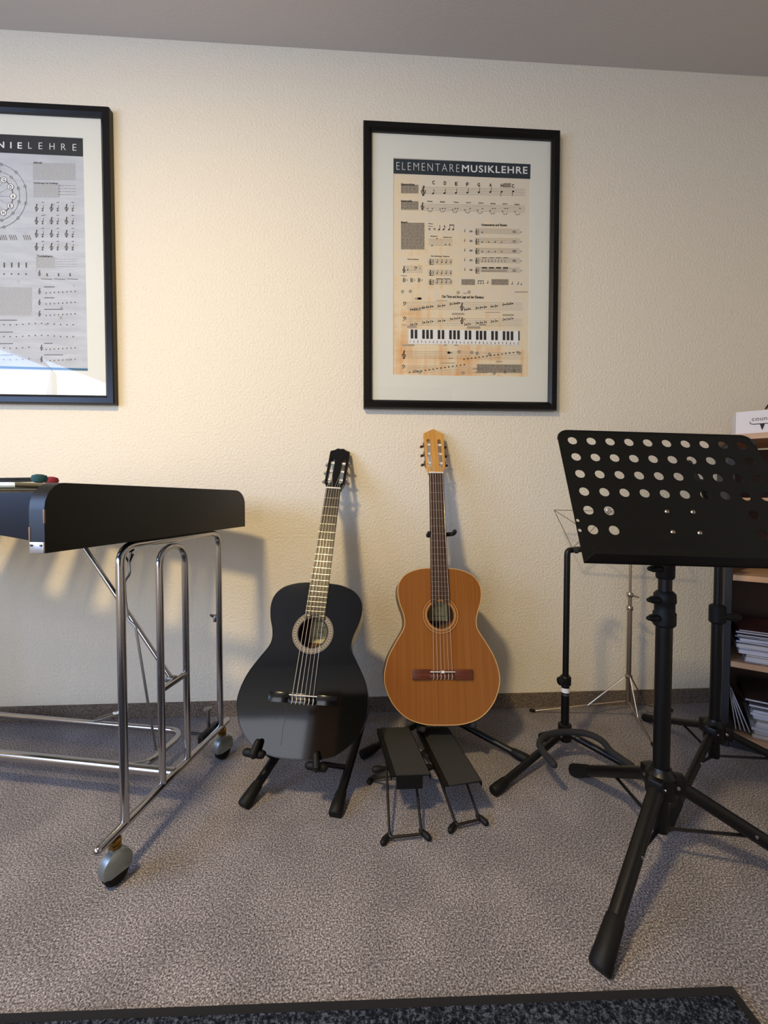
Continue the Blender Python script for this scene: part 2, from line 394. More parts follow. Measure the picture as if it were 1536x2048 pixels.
def picture_frame(x0, x1, z0, z1, fw, label, mount_hole, sheet_mat):
    """x0..z1 outer edges; mount_hole = (x0,x1,z0,z1) of the sheet window"""
    t = thing('framed_poster', label, 'framed poster', ((x0+x1)/2, 0, z0))
    g = G(); D = .028
    prof = [(0, 0), (0, -D*.8), (.003, -D), (fw*.7, -D), (fw, -D*.72), (fw, -.008)]
    cs = [(x0, z0, 1, 1), (x1, z0, -1, 1), (x1, z1, -1, -1), (x0, z1, 1, -1)]
    for i in range(4):
        a, b = cs[i], cs[(i+1) % 4]
        A = [g.bm.verts.new((a[0]+a[2]*p[0], p[1]-.001, a[1]+a[3]*p[0])) for p in prof]
        B = [g.bm.verts.new((b[0]+b[2]*p[0], p[1]-.001, b[1]+b[3]*p[0])) for p in prof]
        for k in range(len(prof)): g.bm.faces.new((A[k], A[(k+1) % len(prof)], B[(k+1) % len(prof)], B[k]))
    part('frame', g, 'frame', t, world=True, smooth=20)
    hx0, hx1, hz0, hz1 = mount_hole
    g = G().prism([(x0+fw*.9, z0+fw*.9), (x1-fw*.9, z0+fw*.9), (x1-fw*.9, z1-fw*.9), (x0+fw*.9, z1-fw*.9)], (0, -.010, 0), (1, 0, 0), (0, 0, 1), (0, -1, 0), .0015,
                  [[(hx0, hz0), (hx1, hz0), (hx1, hz1), (hx0, hz1)]])
    part('passepartout', g, 'mount', t, world=True, sharp=True)
    g = G().box(((hx0+hx1)/2, -.009, (hz0+hz1)/2), (hx1-hx0+.01, .002, hz1-hz0+.01))
    s = part('poster_sheet', g, sheet_mat, t, world=True, sharp=True)
    g = G().box(((x0+x1)/2, -.019, (z0+z1)/2), (x1-x0-2*fw*.95, .002, z1-z0-2*fw*.95))
    part('glass_pane', g, 'glass', t, world=True, sharp=True, label='clear glass pane')
    return t, s
YP = -.0104; YP2 = -.0108; YP3 = -.0112
fr1, sh1 = picture_frame(.014, .752, 1.160, 2.200, .031, 'black framed music theory poster headed ELEMENTARE MUSIKLEHRE above the two guitars', (.126, .645, 1.288, 2.083), 'parchment')
# header
p = Print(YP); p.poly([(787, 317), (1061, 328), (1060.5, 358), (787, 347)]); p.build('header_band', 'band', sh1)
p = Print(YP2); p.text('ELEMENTARE', 793, 324, 919, 339, .040, -.022, 1.28); p.text('MUSIKLEHRE', 924, 329.5, 1055, 344, .030, .014, 1.14); p.build('header_lettering', 'white_print', sh1)
# soft staves and text blocks
soft = Print(YP)
for (x0, y0, x1, y1) in [(842, 374, 1050, 387), (842, 408, 1050, 420), (857, 478, 905, 490), (950, 457, 1040, 466), (950, 476, 1040, 485), (950, 496, 1040, 505), (950, 515, 1040, 524), (950, 534, 1040, 543),
                        (856, 518, 905, 528), (856, 540, 905, 550), (856, 560, 905, 568), (806, 532, 845, 544)]:
    k = 5
    for i in range(k):
        yy = y0+(y1-y0)*i/(k-1); soft.line([(x0, yy), (x1, yy+.02*(x1-x0))], .7)
for (y0, y1) in [(604, 618), (636, 650), (703, 716), (731, 744)]:
    for i in range(5): soft.line([(812, y0+(y1-y0)*i/4), (1045, y0+(y1-y0)*i/4+2)], .5)
for i in range(26):
    x = rnd.uniform(795, 1035); y = rnd.uniform(575, 745); soft.rect(x, y, x+rnd.uniform(6, 30), y+rnd.uniform(1, 5))
for i in range(16):
    x = rnd.uniform(805, 1040); soft.disc(x, rnd.choice([583, 706, 745])+rnd.uniform(-3, 3), 3.5)
soft.build('printed_staves', 'ink_soft', sh1)
def text_block(sheet, x0, y0, x1, y1, step, w, m_, ms):
    tb = Print(YP); tb.textlines(x0, y0+1, x1, y1, step, w, sl=.01)
    bl = tb.build('text_block', m_, sheet)
    if ms:
        bg = Print(-.0102); bg.rect(x0, y0-1, x1, y1+1, .01); bg.build('text_block_tint', ms, bl)
for b_ in [(802, 370, 837, 386), (802, 403, 837, 419), (802, 446, 849, 498), (923, 559, 950, 569), (983, 559, 1017, 569), (954, 729, 1044, 744), (1007, 367, 1022, 374)]:
    text_block(sh1, *b_, 2.6, 1.1, 'ink_mid', 'ink_soft')
p = Print(YP2)
for (x, y, c) in [(867, 365, 'C'), (890, 366, 'D'), (912.5, 367.5, 'E'), (935, 368.5, 'F'), (957.5, 369.5, 'G'), (981, 370, 'A'), (1004, 371, 'H'), (1026, 372, 'C')]:
    p.text(c, x-2.6, y-3.6, x+2.6, y+3.6, 0, .03)
p.text('Stammtöne', 802, 366, 829, 370.5, .02, .03); p.text('Intervalle', 802, 399.5, 824, 403.5, .02, .03); p.text('Metrik', 802, 442.5, 816, 446, .02, .03)
p.text('Notenwerte und Pausen', 963, 447, 1014, 452, .01, .03); p.text('Die wichtigsten Taktarten', 862, 510.5, 899, 514, .02, .02)
p.text('Die Töne und ihre Lage auf der Klaviatur', 884, 590, 968, 597, .02, .03)
for (x, s_) in [(860, 'Prime'), (885, 'Sekunde'), (912, 'Terz'), (937, 'Quarte'), (962, 'Quinte'), (986, 'Sexte'), (1010, 'Septime'), (1034, 'Oktave')]:
    p.text(s_, x-5, 401+(x-860)*.035, x+5, 404+(x-860)*.035, 0, .02)
p.text('Bindebogen', 861, 471, 875, 474, .02, .02); p.text('Haltebogen', 886, 473, 904, 476, .02, .02); p.text('Notenschlüssel', 815, 517, 837, 519.5, .02, .02)
p.treble(847, 381, 19); p.treble(845, 412, 14)
for i in range(8):
    x = 866+22.9*i; p.note(x, 387-.6*i, 2.2, 9, i < 6)
    xx = 855+25*i
    for k, dx in enumerate((0, 5, 10)):
        if k == 1 and i in (0, 3, 4, 7): continue
        p.note(xx+dx, 417+.9*i-(i*.9 if k else 0), 1.3, 0)
    p.line([(xx, 420+.9*i), (xx+3, 423+.9*i), (xx+7, 423+.9*i), (xx+10, 420+.9*i)], .7)
for x in (859, 869): p.ring(x, 458, 1.6, .9, 10)
p.line([(856, 447), (866, 448)], .9); p.line([(856, 452), (866, 453)], .7)
for x in (878, 887, 898, 906): p.note(x, 459, 2, 9)
p.rect(899, 449, 908, 450.6, .02); p.line([(888, 450), (892, 455)], .8)
p.note(874, 477, 1.4, 0); p.note(864, 491, 1.4, 0); p.note(891, 489, 1.3, 0); p.note(899, 489, 1.3, 0)
for r_ in range(5):
    y = 463+19.3*r_
    p.note(929, y, 1.1, 5); p.rect(939, y-2, 945, y-1, 0); p.rect(939, y, 945, y+1, 0); p.treble(953, y, 10); p.line([(957, y-4), (957, y+4)], .9); p.line([(951, y+6), (959, y+6)], .8)
    p.rect(1025, y-1, 1032, y, 0); p.rect(1025, y+1.5, 1032, y+2.5, 0); p.disc(1042, y+1, 1)
    n_ = [1, 4, 4, 8, 16][r_]; xs = [964+52*(k/max(n_, 1)) for k in range(n_)]
    for x in xs: p.note(x, y+2, 1.0 if n_ > 4 else 1.2, 5 if n_ > 4 else 3, w=.5)
    if n_ >= 8:
        for k in range(4): p.rect(964+14*k, y-6, 964+14*k+10, y-3.5 if n_ == 16 else y-5, .01)
for y in (523, 545, 563):
    p.treble(861, y, 10); p.line([(866, y-4), (866, y+4)], .9); p.line([(859, y+6), (867, y+6)], .8)
    for x in (874, 883, 892, 901): p.note(x, y+2, 1.2, 6)
for x in (880, 895): p.rect(x-8, 557, x+6, 558.3, .02)
p.treble(808, 539, 12); p.note(815, 540, 1, 4); p.bass(831, 536, 6); p.note(840, 537, 1, 0)
for x in (808, 823, 838): p.rect(x-2, 556, x-.6, 564); p.line([(x, 556), (x+3, 558), (x, 560), (x+3, 562), (x, 564)], .9); p.disc(x+6, 560, 1)
p.line([(802, 551), (814, 552)], .7)
for x in (956, 961, 966): p.note(x, 567, 1.2, 6)
p.rect(955, 561, 967, 562); p.note(975, 566, 1.2, 5); p.note(1024, 568, 1.2, 5); p.note(1036, 568, 1.2, 5); p.note(1042, 569, 1.2, 3)
for row, (y, acc) in enumerate([(607, 1), (637, 0)]):
    p.bass(809, y, 7); p.treble(924, 613 if acc else 641, 15 if acc else 13)
    for (xs, dy) in [((823, 831), 12), ((847, 855, 863), 8), ((878, 887), 5), ((902, 910, 917), 1), ((931, 938), 12), ((954, 962, 970), 9), ((984, 992), 6), ((1008, 1016, 1023), 2)]:
        for k, x in enumerate(xs):
            yy = y+dy-k; p.note(x+2, yy, 1.7, 0); p.line([(x-1.5, yy-3), (x-1.5, yy+3)], 1.0)
            if acc: p.line([(x-3, yy+.6), (x, yy-.4)], .9)
p.treble(808, 709, 16); p.bass(807, 733, 7)
for k in range(15): p.note(819.5+7.8*k, 745-1.13*k, 1.6, 0)
for k in range(15): p.note(928+7.6*k, 718.5-1.05*k, 1.6, 0)
p.build('printed_notation', 'ink', sh1, label='black printed notes, clefs and headings')
kb = Print(YP2); kb.poly([(817, 658), (1038, 662), (1038, 690), (817, 688)]); kb.build('printed_keyboard_white', 'white_print', sh1)
kb = Print(YP3)
for x in (824, 832, 847, 855, 863, 878, 886, 901, 909, 917, 932, 940, 954.5, 962, 970, 985, 993, 1008, 1016, 1024):
    kb.rect(x-2.6, 659+(x-820)*.018, x+2.6, 677+(x-820)*.018)
kb.rect(1036.5, 662, 1039, 681)
for k in range(29):
    c = 'CDEFGAHcdefgahcdefgahcdefgahc'[k]; x = 820.5+7.7*k; kb.text(c, x-1.1, 681+k*.12, x+1.1, 685.5+k*.12, 0, .01)
kb.build('printed_keyboard_black', 'ink', sh1)

fr2, sh2 = picture_frame(-1.618, -.880, 1.161, 2.200, .031, 'black framed music harmony poster on the wall, cut off by the left photo edge', (-1.50, -.9785, 1.281, 2.10), 'paper2')
p = Print(YP); p.poly([(-170, 259), (165.5, 277), (166, 313), (-170, 297)]); p.build('header_band', 'band2', sh2)
p = Print(YP2); p.text('HARMONIE', -128, 277, 44, 290, .045, .016, 1.9); p.build('header_word', 'white_print', sh2)
for (c, x, w_) in [('L', 60, 7), ('E', 81, 7.5), ('H', 104, 10), ('R', 127, 9), ('E', 149, 7.5)]:
    p = Print(YP2); p.text(c, x-w_/2, 281.5+x*.045, x+w_/2, 294.5+x*.045, 0, -.012); p.build('header_letter', 'white_print', sh2)
for b_ in [(66, 326, 151, 359), (67, 368, 120, 394), (72, 514, 110, 536), (-60, 574, 64, 630)]: text_block(sh2, *b_, 2.4, 1.2, 'textblock2', 'ink_softgrey')
text_block(sh2, 116, 370, 152, 394, 6, 1.6, 'textblock2', None); text_block(sh2, 110, 517, 153, 536, 5, 1, 'textblock2', None)
p = Print(-.0102)
for yy in (405, 430, 456, 484, 545, 582, 604, 627, 648, 672, 695, 718):
    for i in range(5): p.line([(70 if yy < 630 else -60, yy+i*3), (156, yy+i*3+1)], .6)
for i in range(14):
    x = rnd.uniform(-40, 150); y = rnd.uniform(400, 720); p.disc(x, y, 3.4)
p.build('printed_staves', 'ink_softgrey', sh2)
p = Print(YP2)
cx, cy = -12, 392
nd = Print(YP3)
for R_, w_ in ((38, 1.6), (51, .6), (65, .7)): p.ring(cx, cy, R_, w_, 48)
for k in range(12):
    a = math.radians(30*k+1)
    for R_ in (51, 65): p.ring(cx+R_*math.cos(a+.2), cy+R_*math.sin(a+.2), 2.6, .7, 14)
    nd.disc(cx+38*math.cos(a), cy+38*math.sin(a), 5.6, n=18)
    p.ring(cx+38*math.cos(a), cy+38*math.sin(a), 6.0, 1.1, 18)
    p.line([(cx+8*math.cos(a), cy+8*math.sin(a)), (cx+33*math.cos(a), cy+33*math.sin(a))], .3)
nd.build('circle_nodes', 'white_print', sh2)
for (c, k) in [('G', -2), ('D', -1), ('A', 0), ('E', 1), ('H', 2)]:
    a = math.radians(30*k+1); x, y = cx+38*math.cos(a), cy+38*math.sin(a); nl = Print(-.0115); nl.text(c, x-2.4, y-3.4, x+2.4, y+3.4, 0, .02); nl.build('circle_letter', 'ink', sh2)
for r_, y in enumerate((415, 441, 467, 493)):
    for c_ in range(3):
        x = 73+30*c_; p.treble(x, y, 14); p.note(x+12, y+2, 1.8, 7); p.disc(x+12, y+6, 1.8); p.rect(x+10, y-11, x+15, y-10)
for (s_, x0, y0, x1, y1) in [('Akkorde', 66, 323, 84, 327), ('Umkehrungen der Dreiklänge', 67, 364, 116, 368), ('Tonleitern', 73, 509.5, 105, 514)]: p.text(s_, x0, y0, x1, y1, .02, .03)
for y in (582, 604, 627, 695, 718):
    p.treble(79 if y < 630 else 83, y, 11)
    for k in range(8): p.disc(92+8.3*k, y+4-k*.5, 1.2)
    p.rect(88, y-9, 104+rnd.uniform(0, 24), y-7.8)
p.treble(79, 546, 11)
for x in (94, 117, 140): p.disc(x, 548, 1.6); p.disc(x, 551, 1.6)
for k in range(3): p.line([(82+26*k, 557.5), (104+26*k, 558.5)], .9)
for y in (648, 672, 695, 718):
    for k in range(13 if y < 690 else 6): p.disc(-5+12.6*k, y+1.5*math.sin(k*.7), 1.3)
    p.rect(-40, y-8.5, 34 if y < 660 else 26, y-7.3)
for x in (-12, 2, 22, 50):
    for k in range(4): p.line([(x+k*4, 480), (x-4+k*4, 470)], 1.1)
for x in (8, 23, 37, 52):
    p.rect(x-1, 525, x+1.5, 535); p.disc(x, 548, 1.6)
p.build('printed_notation', 'ink_mid', sh2)
p = Print(YP3); p.poly([(-150, 728), (176.5, 737), (176.5, 741), (-150, 733)]); p.build('printed_footer_line', 'teal_line', sh2)

# ------------------------------------------------------------------ vibraphone
VA = math.radians(11.6)
E_ = V((math.sin(VA), math.cos(VA), 0)); L_ = V((-math.cos(VA), math.sin(VA), 0)); Z_ = V((0, 0, 1))
VO = PZ(240, 1752, 0); VO.z = 0
VM = Matrix((L_, E_, Z_)).transposed().to_4x4()   # local: x = leftwards along the instrument, y = depth, z = up
VM.translation = VO
vib = thing('vibraphone', 'chrome legged vibraphone on casters with black wooden end panel, at the left wall', 'vibraphone', VM)
LEN = 1.02
def vloc(p): return VM.inverted() @ V(p)
def vpix(px, py, v): return vloc(PP(px, py, VO+L_*v, L_))       # on a plane v = const
def upix(px, py, u): return vloc(PP(px, py, VO+E_*u, E_))       # on a plane u = const
for v0, sgn in ((-.020, 1), (LEN+.02, -1)):      # two end panels
    prof = [(-.173, .727)]
    prof += [(-.173, .80)]+[(-.173+.040*(1-math.cos(a)), .80+.049*math.sin(a)) for a in [math.radians(t) for t in (20, 40, 60, 75, 90)]]
    prof += [(.49, .849)]+[(.49+.062*math.sin(a), .849-.045*(1-math.cos(a))) for a in [math.radians(t) for t in (20, 40, 60, 75, 90)]]+[(.552, .727)]
    g = G().prism(prof, (v0, 0, 0), (0, 1, 0), (0, 0, 1), (1*sgn, 0, 0), .030)
    ep = part('end_panel', g, 'end_panel', vib, smooth=30, label='black stained wooden end panel')
    if sgn == 1:
        g = G().box((v0+.0135, -.1745, .7365), (.028, .003, .020), bev=.001)
        br = part('corner_bracket', g, 'alu', ep, label='small silver corner bracket')
        g = G()
        for dx in (.004, .023): g.lathe([(.0022, 0), (.0022, .002), (.001, .003)], (v0+dx, -.1755, .741), (0, -1, 0), 10)
        part('bracket_screw', g, 'chrome_dull', br)
        part('worn_edge', G().box((v0+.0005, -.1725, .790), (.003, .003, .024), bev=.001), 'wood_bare', ep, label='worn bare wood on the right corner')
        part('worn_edge', G().box((v0+.0295, -.1725, .758), (.003, .003, .028), bev=.001), 'wood_bare', ep, label='worn bare wood on the left corner')
# front panel with arched lower edge
n = 24; x0, x1 = .010, LEN-.010
low = [(x0+(x1-x0)*k/n, .742+.020*math.sin(min(1, (k/n)*5)*math.pi/2)*(1 if k < n-4 else (n-k)/4)) for k in range(n+1)]
g = G().prism([(x0, .832), *[(a, b) for a, b in low], (x1, .832)], (0, -.150, 0), (1, 0, 0), (0, 0, 1), (0, 1, 0), .018)
part('front_panel', g, 'navy', vib)
g = G().box((LEN/2, .53, .785), (LEN-.02, .018, .10)); part('rear_panel', g, 'navy', vib)
for u in (-.06, .13, .22, .44):
    g = G().box((LEN/2, u, .822), (LEN-.02, .03, .018)); part('bar_rail', g, 'blacksteel', vib)
xr = upix(28, 976, -.118).x
nb = 19
for k in range(nb):
    v = xr+.0205+k*.0495; l0 = .235+.005*k
    w2 = .0225
    g = G().box((v, -.118+(l0+.07)/2, .8465), (w2*2, l0+.07, .011), bev=.0025); part('tone_bar', g, 'gold_alu', vib)
    if k % 7 not in (2, 6) and k < nb-1:
        g = G().box((v+.025, .198+(l0+.05)/2, .8465), (w2*2, l0+.07, .011), bev=.0025); part('tone_bar', g, 'gold_alu', vib)
R1 = .0093
for v in (0.0, LEN):
    zt = .7175
    fr = G().tube(bend([(v, .017, .105), (v, .017, zt), (v, .415, zt), (v, .415, .105)], .045, 8), R1, 14)
    part('outer_leg_frame', fr, 'chrome', vib)
    fr = G().tube(bend([(v, .142, .105), (v, .142, zt-.020), (v, .245, zt-.020), (v, .245, .105)], .0505, 8), .0088, 14)
    part('inner_leg_frame', fr, 'chrome', vib)
    part('base_bar', G().tube([(v, -.055, .104), (v, .455, .104)], .0098, 14, capr=1), 'chrome', vib)
    part('crossbar', G().tube([(v, .142, .345), (v, .245, .345)], .008, 12), 'chrome', vib)
    for u in (-.012, .425):
        c = G()
        g = G().lathe([(.010, 0), (.0125, .003), (.0125, .010), (.009, .012), (.0125, .014), (.0125, .020), (.010, .022)], (v, u, .072), (0, 0, 1), 16)
        cs = part('caster_stem', g, 'brass', vib)
        g = G().lathe([(.001, -.016), (.024, -.016), (.031, -.011), (.032, .0), (.031, .011), (.024, .016), (.001, .016)], (v-.006, u-.006, .044), (1, .35, 0), 28)
        for vtx in list(g.bm.verts):
            if vtx.co.z < .030: vtx.co.z = .030
        part('caster_hood', g, 'zinc', cs)
        g = G().lathe([(.001, -.011), (.022, -.011), (.026, -.007), (.026, .007), (.022, .011), (.001, .011)], (v-.004, u-.004, .0265), (1, .35, 0), 28)
        part('caster_wheel', g, 'rubber', cs)
# long low tubes
pt = upix(345, 1543, .19)
a = upix(0, 1505, .19); b = upix(345, 1542, .19)
dirx = (a.z-b.z)
part('stretcher', G().tube([(.0, .19, .104), (LEN, .19, .104)], .0125, 16), 'chrome', vib)
zp = .062
q = [vloc(PZ(x, y, zp)) for x, y in ((320, 1458), (352, 1478), (338, 1510), (285, 1534))]
far_u, near_u, xe = q[0].y, q[3].y, q[1].x
g = G().tube(bend([(LEN-.12, far_u, zp), (xe, far_u, zp), (xe, near_u, zp), (xe+.12, near_u, zp), (LEN-.12, near_u, zp)], .055, 8), .0098, 12)
part('pedal_frame', g, 'chrome', vib)
ctop = upix(150, 1100, .195); cb = V((.0, .195, .345))
part('diagonal_brace', G().tube([(ctop.x, .195, .73), cb+V((.012, 0, .01))], .0062, 12), 'chrome', vib)
part('brace_bracket', G().box((.010, .195, .350), (.024, .02, .014), bev=.003), 'chrome_dull', vib)
rod = [upix(x, y, .13) for x, y in ((262, 1104), (258, 1128), (260, 1148), (249, 1162), (251, 1200), (256, 1240), (271, 1251), (300, 1430), (312, 1500))]
part('pedal_rod', G().tube(bend(rod, .008, 3), .0030, 8), 'chrome_dull', vib)
part('rod_hook', G().tube([upix(*t, .13) for t in ((250, 1110), (258, 1127), (266, 1108))], .0026, 8), 'blackmetal', vib)
part('rod_cap', G().tube([upix(246, 1100, .12), upix(262, 1098, .12)], .008, 10, capr=1), 'blackmetal', vib)
part('wing_bolt', G().tube([(.0, .415, .455), (.022, .415, .455)], .0045, 10).tube([(.022, .405, .460), (.024, .426, .448)], .004, 8, capr=1).box((.014, .415, .445), (.008, .01, .018), bev=.002), 'chrome_dull', vib)
part('lever', G().tube([(.0, .017, .352), (.014, .012, .352)], .007, 10, capr=1).tube([(.012, .010, .352), (.034, .002, .345), (.050, -.004, .342)], [.006, .0085, .005], 10, capr=1, flat=.6), 'chrome_dull', vib)
part('height_screw', G().tube([(.028, .395, .10), (.030, .395, .165)], .0055, 10).lathe([(.002, 0), (.013, .001), (.013, .005), (.004, .007)], (.030, .395, .165), (.1, -.1, 1), 18), 'chrome_dull', vib)
part('screw_bracket', G().box((.016, .375, .108), (.018, .09, .022), bev=.003).tube([(.022, .35, .115), (.060, .35, .115)], .004, 8), 'blackmetal', vib)
part('rear_brace', G().tube([(.02, .53, .745), (LEN-.02, .53, .745)], .006, 10), 'chrome_dull', vib)
# mallets lying on the bars
def mallet(head_px, tail_px, d, m, label, r):
    Zm = .8555+r*.62
    h = PD(head_px[0], head_px[1], d); h.z = Zm
    t_ = PD(tail_px[0], tail_px[1], d); t_.z = Zm-.001; dr = (t_-h).normalized()
    t = thing('mallet', label, 'mallet', (h.x, h.y, Zm-r*.62), 'mallets on the vibraphone')
    g = G().lathe([(r*.35, -r*.62), (r*.85, -r*.45), (r, 0), (r*.85, r*.45), (r*.35, r*.62)], h, (0, 0, 1), 22)
    part('mallet_head', g, m, t, world=True)
    e = h+dr*.34
    part('shaft', G().tube([h+dr*r*.6, e], .0028, 8, capr=1), 'blackmetal', t, world=True)
mallet((79, 960), (0, 966), .93, 'teal', 'teal yarn headed mallet lying on the vibraphone bars', .0155)
mallet((103, 968), (40, 975), 1.02, 'red', 'red yarn headed mallet behind the teal one on the vibraphone', .0150)

# ------------------------------------------------------------------ guitars
def guitar_outline(k=1.0):
    half = [(0, 0), (.06, .003), (.115, .022), (.157, .062), (.179, .112), (.181, .150), (.168, .198), (.143, .243), (.122, .277), (.1165, .300), (.121, .328), (.133, .362), (.139, .398), (.133, .430), (.110, .457), (.070, .473), (.030, .4775), (0, .478)]
    r = spline([(x, z, 0) for x, z in half], 5)
    pts = [(p.x, p.y) for p in r]
    return pts+[(-x, z) for x, z in pts[-2:0:-1]]
def guitar(px_bot, d_bot, px_nut, label, style, roll_fix=0.0):
    B = PD(px_bot[0], px_bot[1], d_bot); NUT = .815
    lo, hi = d_bot, 1.60
    T = PD(px_nut[0], px_nut[1], hi)
    for i in range(400):
        dd = d_bot+(1.62-d_bot)*i/400; T = PD(px_nut[0], px_nut[1], dd)
        if (T-B).length >= NUT: break
    A = (T-B).normalized(); X = V((1, 0, 0)); X = V((math.cos(roll_fix), math.sin(roll_fix), 0)); X = (X-A*X.dot(A)).normalized(); Y = A.cross(X)
    mx = Matrix((X, Y, A)).transposed().to_4x4(); mx.translation = B
    t = thing('classical_guitar', label, 'guitar', mx, None)
    blk = style == 'black'
    out = guitar_outline(); HZ = .325; HR = .0425; TH = .092
    # body sides + back
    g = G(); n = len(out)
    a = [g.bm.verts.new((x, .001, z)) for x, z in out]; b = [g.bm.verts.new((x, TH, z)) for x, z in out]
    for i in range(n): g.bm.faces.new((a[i], a[(i+1) % n], b[(i+1) % n], b[i]))
    g.bm.faces.new(b)
    body = part('body', g, 'guitar_black_side' if blk else 'rosewood', t, smooth=50)
    hole = [(HR*math.cos(2*math.pi*k/40), HZ+HR*math.sin(2*math.pi*k/40)) for k in range(40)]
    g = G().prism(out, (0, 0, 0), (1, 0, 0), (0, 0, 1), (0, 1, 0), .0025, [hole])
    top = part('soundboard', g, 'guitar_black' if blk else 'cedar', t, smooth=30)
    g = G().tube([(x*.995, .0004, z*.997+.0006) for x, z in out], .0016, 6, closed=True)
    part('binding', g, 'guitar_black_side' if blk else 'binding', body)
    g = G().box((0, TH-.002, .24), (.30, .001, .42)); g = G().prism([(x*.97, z*.96+.008) for x, z in out], (0, TH-.003, 0), (1, 0, 0), (0, 0, 1), (0, 1, 0), .001)
    part('inner_back', g, 'inside', body)
    lx = .008
    g = G().box((lx, TH-.0045, HZ+.022), (.066, .001, .075)); lb = part('maker_label', g, 'label_paper', t, label='cream paper label inside the sound hole')
    g = G()
    for dz, w_ in ((.03, .045), (.012, .03), (-.004, .018), (-.022, .05)): g.box((lx, TH-.0055, HZ+.022+dz), (w_, .0006, .0018))
    if blk: g.tube([(lx+p[0]*.012, TH-.006, HZ+.022+p[1]*.012) for p in ((-.8, -.6), (-.4, .6), (0, -.4), (.4, .6), (.8, -.6))], .0008, 5)
    part('label_print', g, 'label_mark', lb)
    # rosette
    def annulus(r0, r1, y, m_, nm, par):
        g = G(); N = 72
        ri = [[g.bm.verts.new((r*math.cos(2*math.pi*k/N), yy, HZ+r*math.sin(2*math.pi*k/N))) for k in range(N)] for r, yy in ((r0, .001), (r0, y), (r1, y), (r1, .001))]
        for j in range(3):
            for k in range(N): g.bm.faces.new((ri[j][k], ri[j][(k+1) % N], ri[j+1][(k+1) % N], ri[j+1][k]))
        return part(nm, g, m_, par)
    li, dk = ('rosette_light', 'rosette_dark') if blk else ('rosette_tan', 'rosette_brown')
    ro = annulus(.0455, .0605, -.0005, 'rosette_dark' if blk else 'cedar', 'rosette', t)
    for r0, r1 in (((.0455, .0468), (.0480, .0488), (.0495, .0505), (.0555, .0570), (.0590, .0605)) if blk else ((.0460, .0468), (.0478, .0486), (.0494, .0500), (.0556, .0562), (.0570, .0578), (.0594, .0604))):
        annulus(r0, r1, -.0009, li if blk or r0 < .059 else dk, 'rosette_ring', ro)
    if blk: annulus(.0505, .0555, -.0007, li, 'rosette_ring', ro)
    g = G(); nn = 42 if blk else 26; sz = .0034 if blk else .0022
    for k in range(nn):
        an = 2*math.pi*k/nn; mm = Matrix.Translation((.053*math.cos(an), -.0010, HZ+.053*math.sin(an))) @ Matrix.Rotation(-an, 4, 'Y')
        g.box((0, 0, 0), (sz, .0008, sz), mm)
    part('rosette_inlay', g, dk, ro, sharp=True)
    # fingerboard, neck
    fz0 = HZ+HR-.004; wn, wb = .0255, .0305
    g = G().prism([(-wb, fz0), (-wb*.40, fz0), (-wb*.36, fz0+.012), (wb*.36, fz0+.012), (wb*.40, fz0), (wb, fz0), (wn, NUT), (-wn, NUT)], (0, -.0062, 0), (1, 0, 0), (0, 0, 1), (0, 1, 0), .006)
    fb = part('fingerboard', g, 'fb_dark' if blk else 'fb_brown', t, smooth=20)
    g = G()
    rr = []
    for k in range(9):
        z = .470+(NUT+.004-.470)*k/8; wd = wb+(wn-wb)*(z-fz0)/(NUT-fz0); dp = .021-.003*k/8+(.035 if k == 0 else .006 if k == 1 else 0)
        rr.append([g.bm.verts.new((wd*.985*math.cos(math.pi*j/10), -.0002+dp*math.sin(math.pi*j/10), z)) for j in range(11)])
    for k in range(8):
        for j in range(10): g.bm.faces.new((rr[k][j], rr[k][j+1], rr[k+1][j+1], rr[k+1][j]))
        g.bm.faces.new((rr[k][0], rr[k+1][0], rr[k+1][10], rr[k][10]))
    g.bm.faces.new(rr[0]); g.bm.faces.new(rr[-1])
    part('neck', g, 'guitar_black_side' if blk else 'rosewood', t)
    SZ = .1525; SL = NUT-SZ
    for f in range(1, 20):
        z = NUT-SL*(1-2**(-f/12)); wd = wb+(wn-wb)*(z-fz0)/(NUT-fz0)
        if z < fz0+.001: z = fz0+.003
        g = G()
        if f == 19:
            for s_ in (-1, 1): g.tube([(s_*wd*.98, -.0064, z), (s_*wd*.46, -.0064, z)], .0011, 6)
        else: g.tube([(-wd*.98, -.0064, z), (wd*.98, -.0064, z)], .0011, 6)
        part('fret', g, 'fret', fb)
    part('nut', G().box((0, -.0055, NUT+.0022), (wn*2, .010, .0045), bev=.0008), 'bone', t)
    # headstock, tilted back 9 degrees
    hm = Matrix.Translation((0, -.001, NUT+.004)) @ Matrix.Rotation(math.radians(-9), 4, 'X')
    hm = hm @ Matrix.Diagonal((1.03, 1, 1.055, 1)); hx = hm.to_3x3(); O0 = hm.translation.copy()
    if blk: crest = [(.036, .160), (.0345, .171), (.026, .174), (.019, .177), (.013, .183), (.006, .1845)]
    else: crest = [(.0365, .150), (.0365, .161), (.019, .1715), (.014, .1735), (.007, .1795), (.0045, .1790)]
    half = [(.0262, 0), (.0262, .006), (.034, .026), (.0345, .05)]+crest
    hp = half+([(0, .182)] if blk else [(0, .1815)])+[(-x, z) for x, z in half[::-1]]
    def slot(cx_, z0=.030, z1=.132, w_=.0068):
        return [(cx_+w_*math.cos(a_), z1+w_*math.sin(a_)) for a_ in [math.pi*k/8 for k in range(9)]]+[(cx_-w_*math.cos(a_), z0-w_*math.sin(a_)) for a_ in [math.pi*k/8 for k in range(9)]]
    g = G().prism(hp, O0, hx @ V((1, 0, 0)), hx @ V((0, 0, 1)), hx @ V((0, 1, 0)), .017, [slot(-.0195), slot(.0195)])
    hs = part('headstock', g, 'guitar_black_side' if blk else 'maple', t, smooth=30)
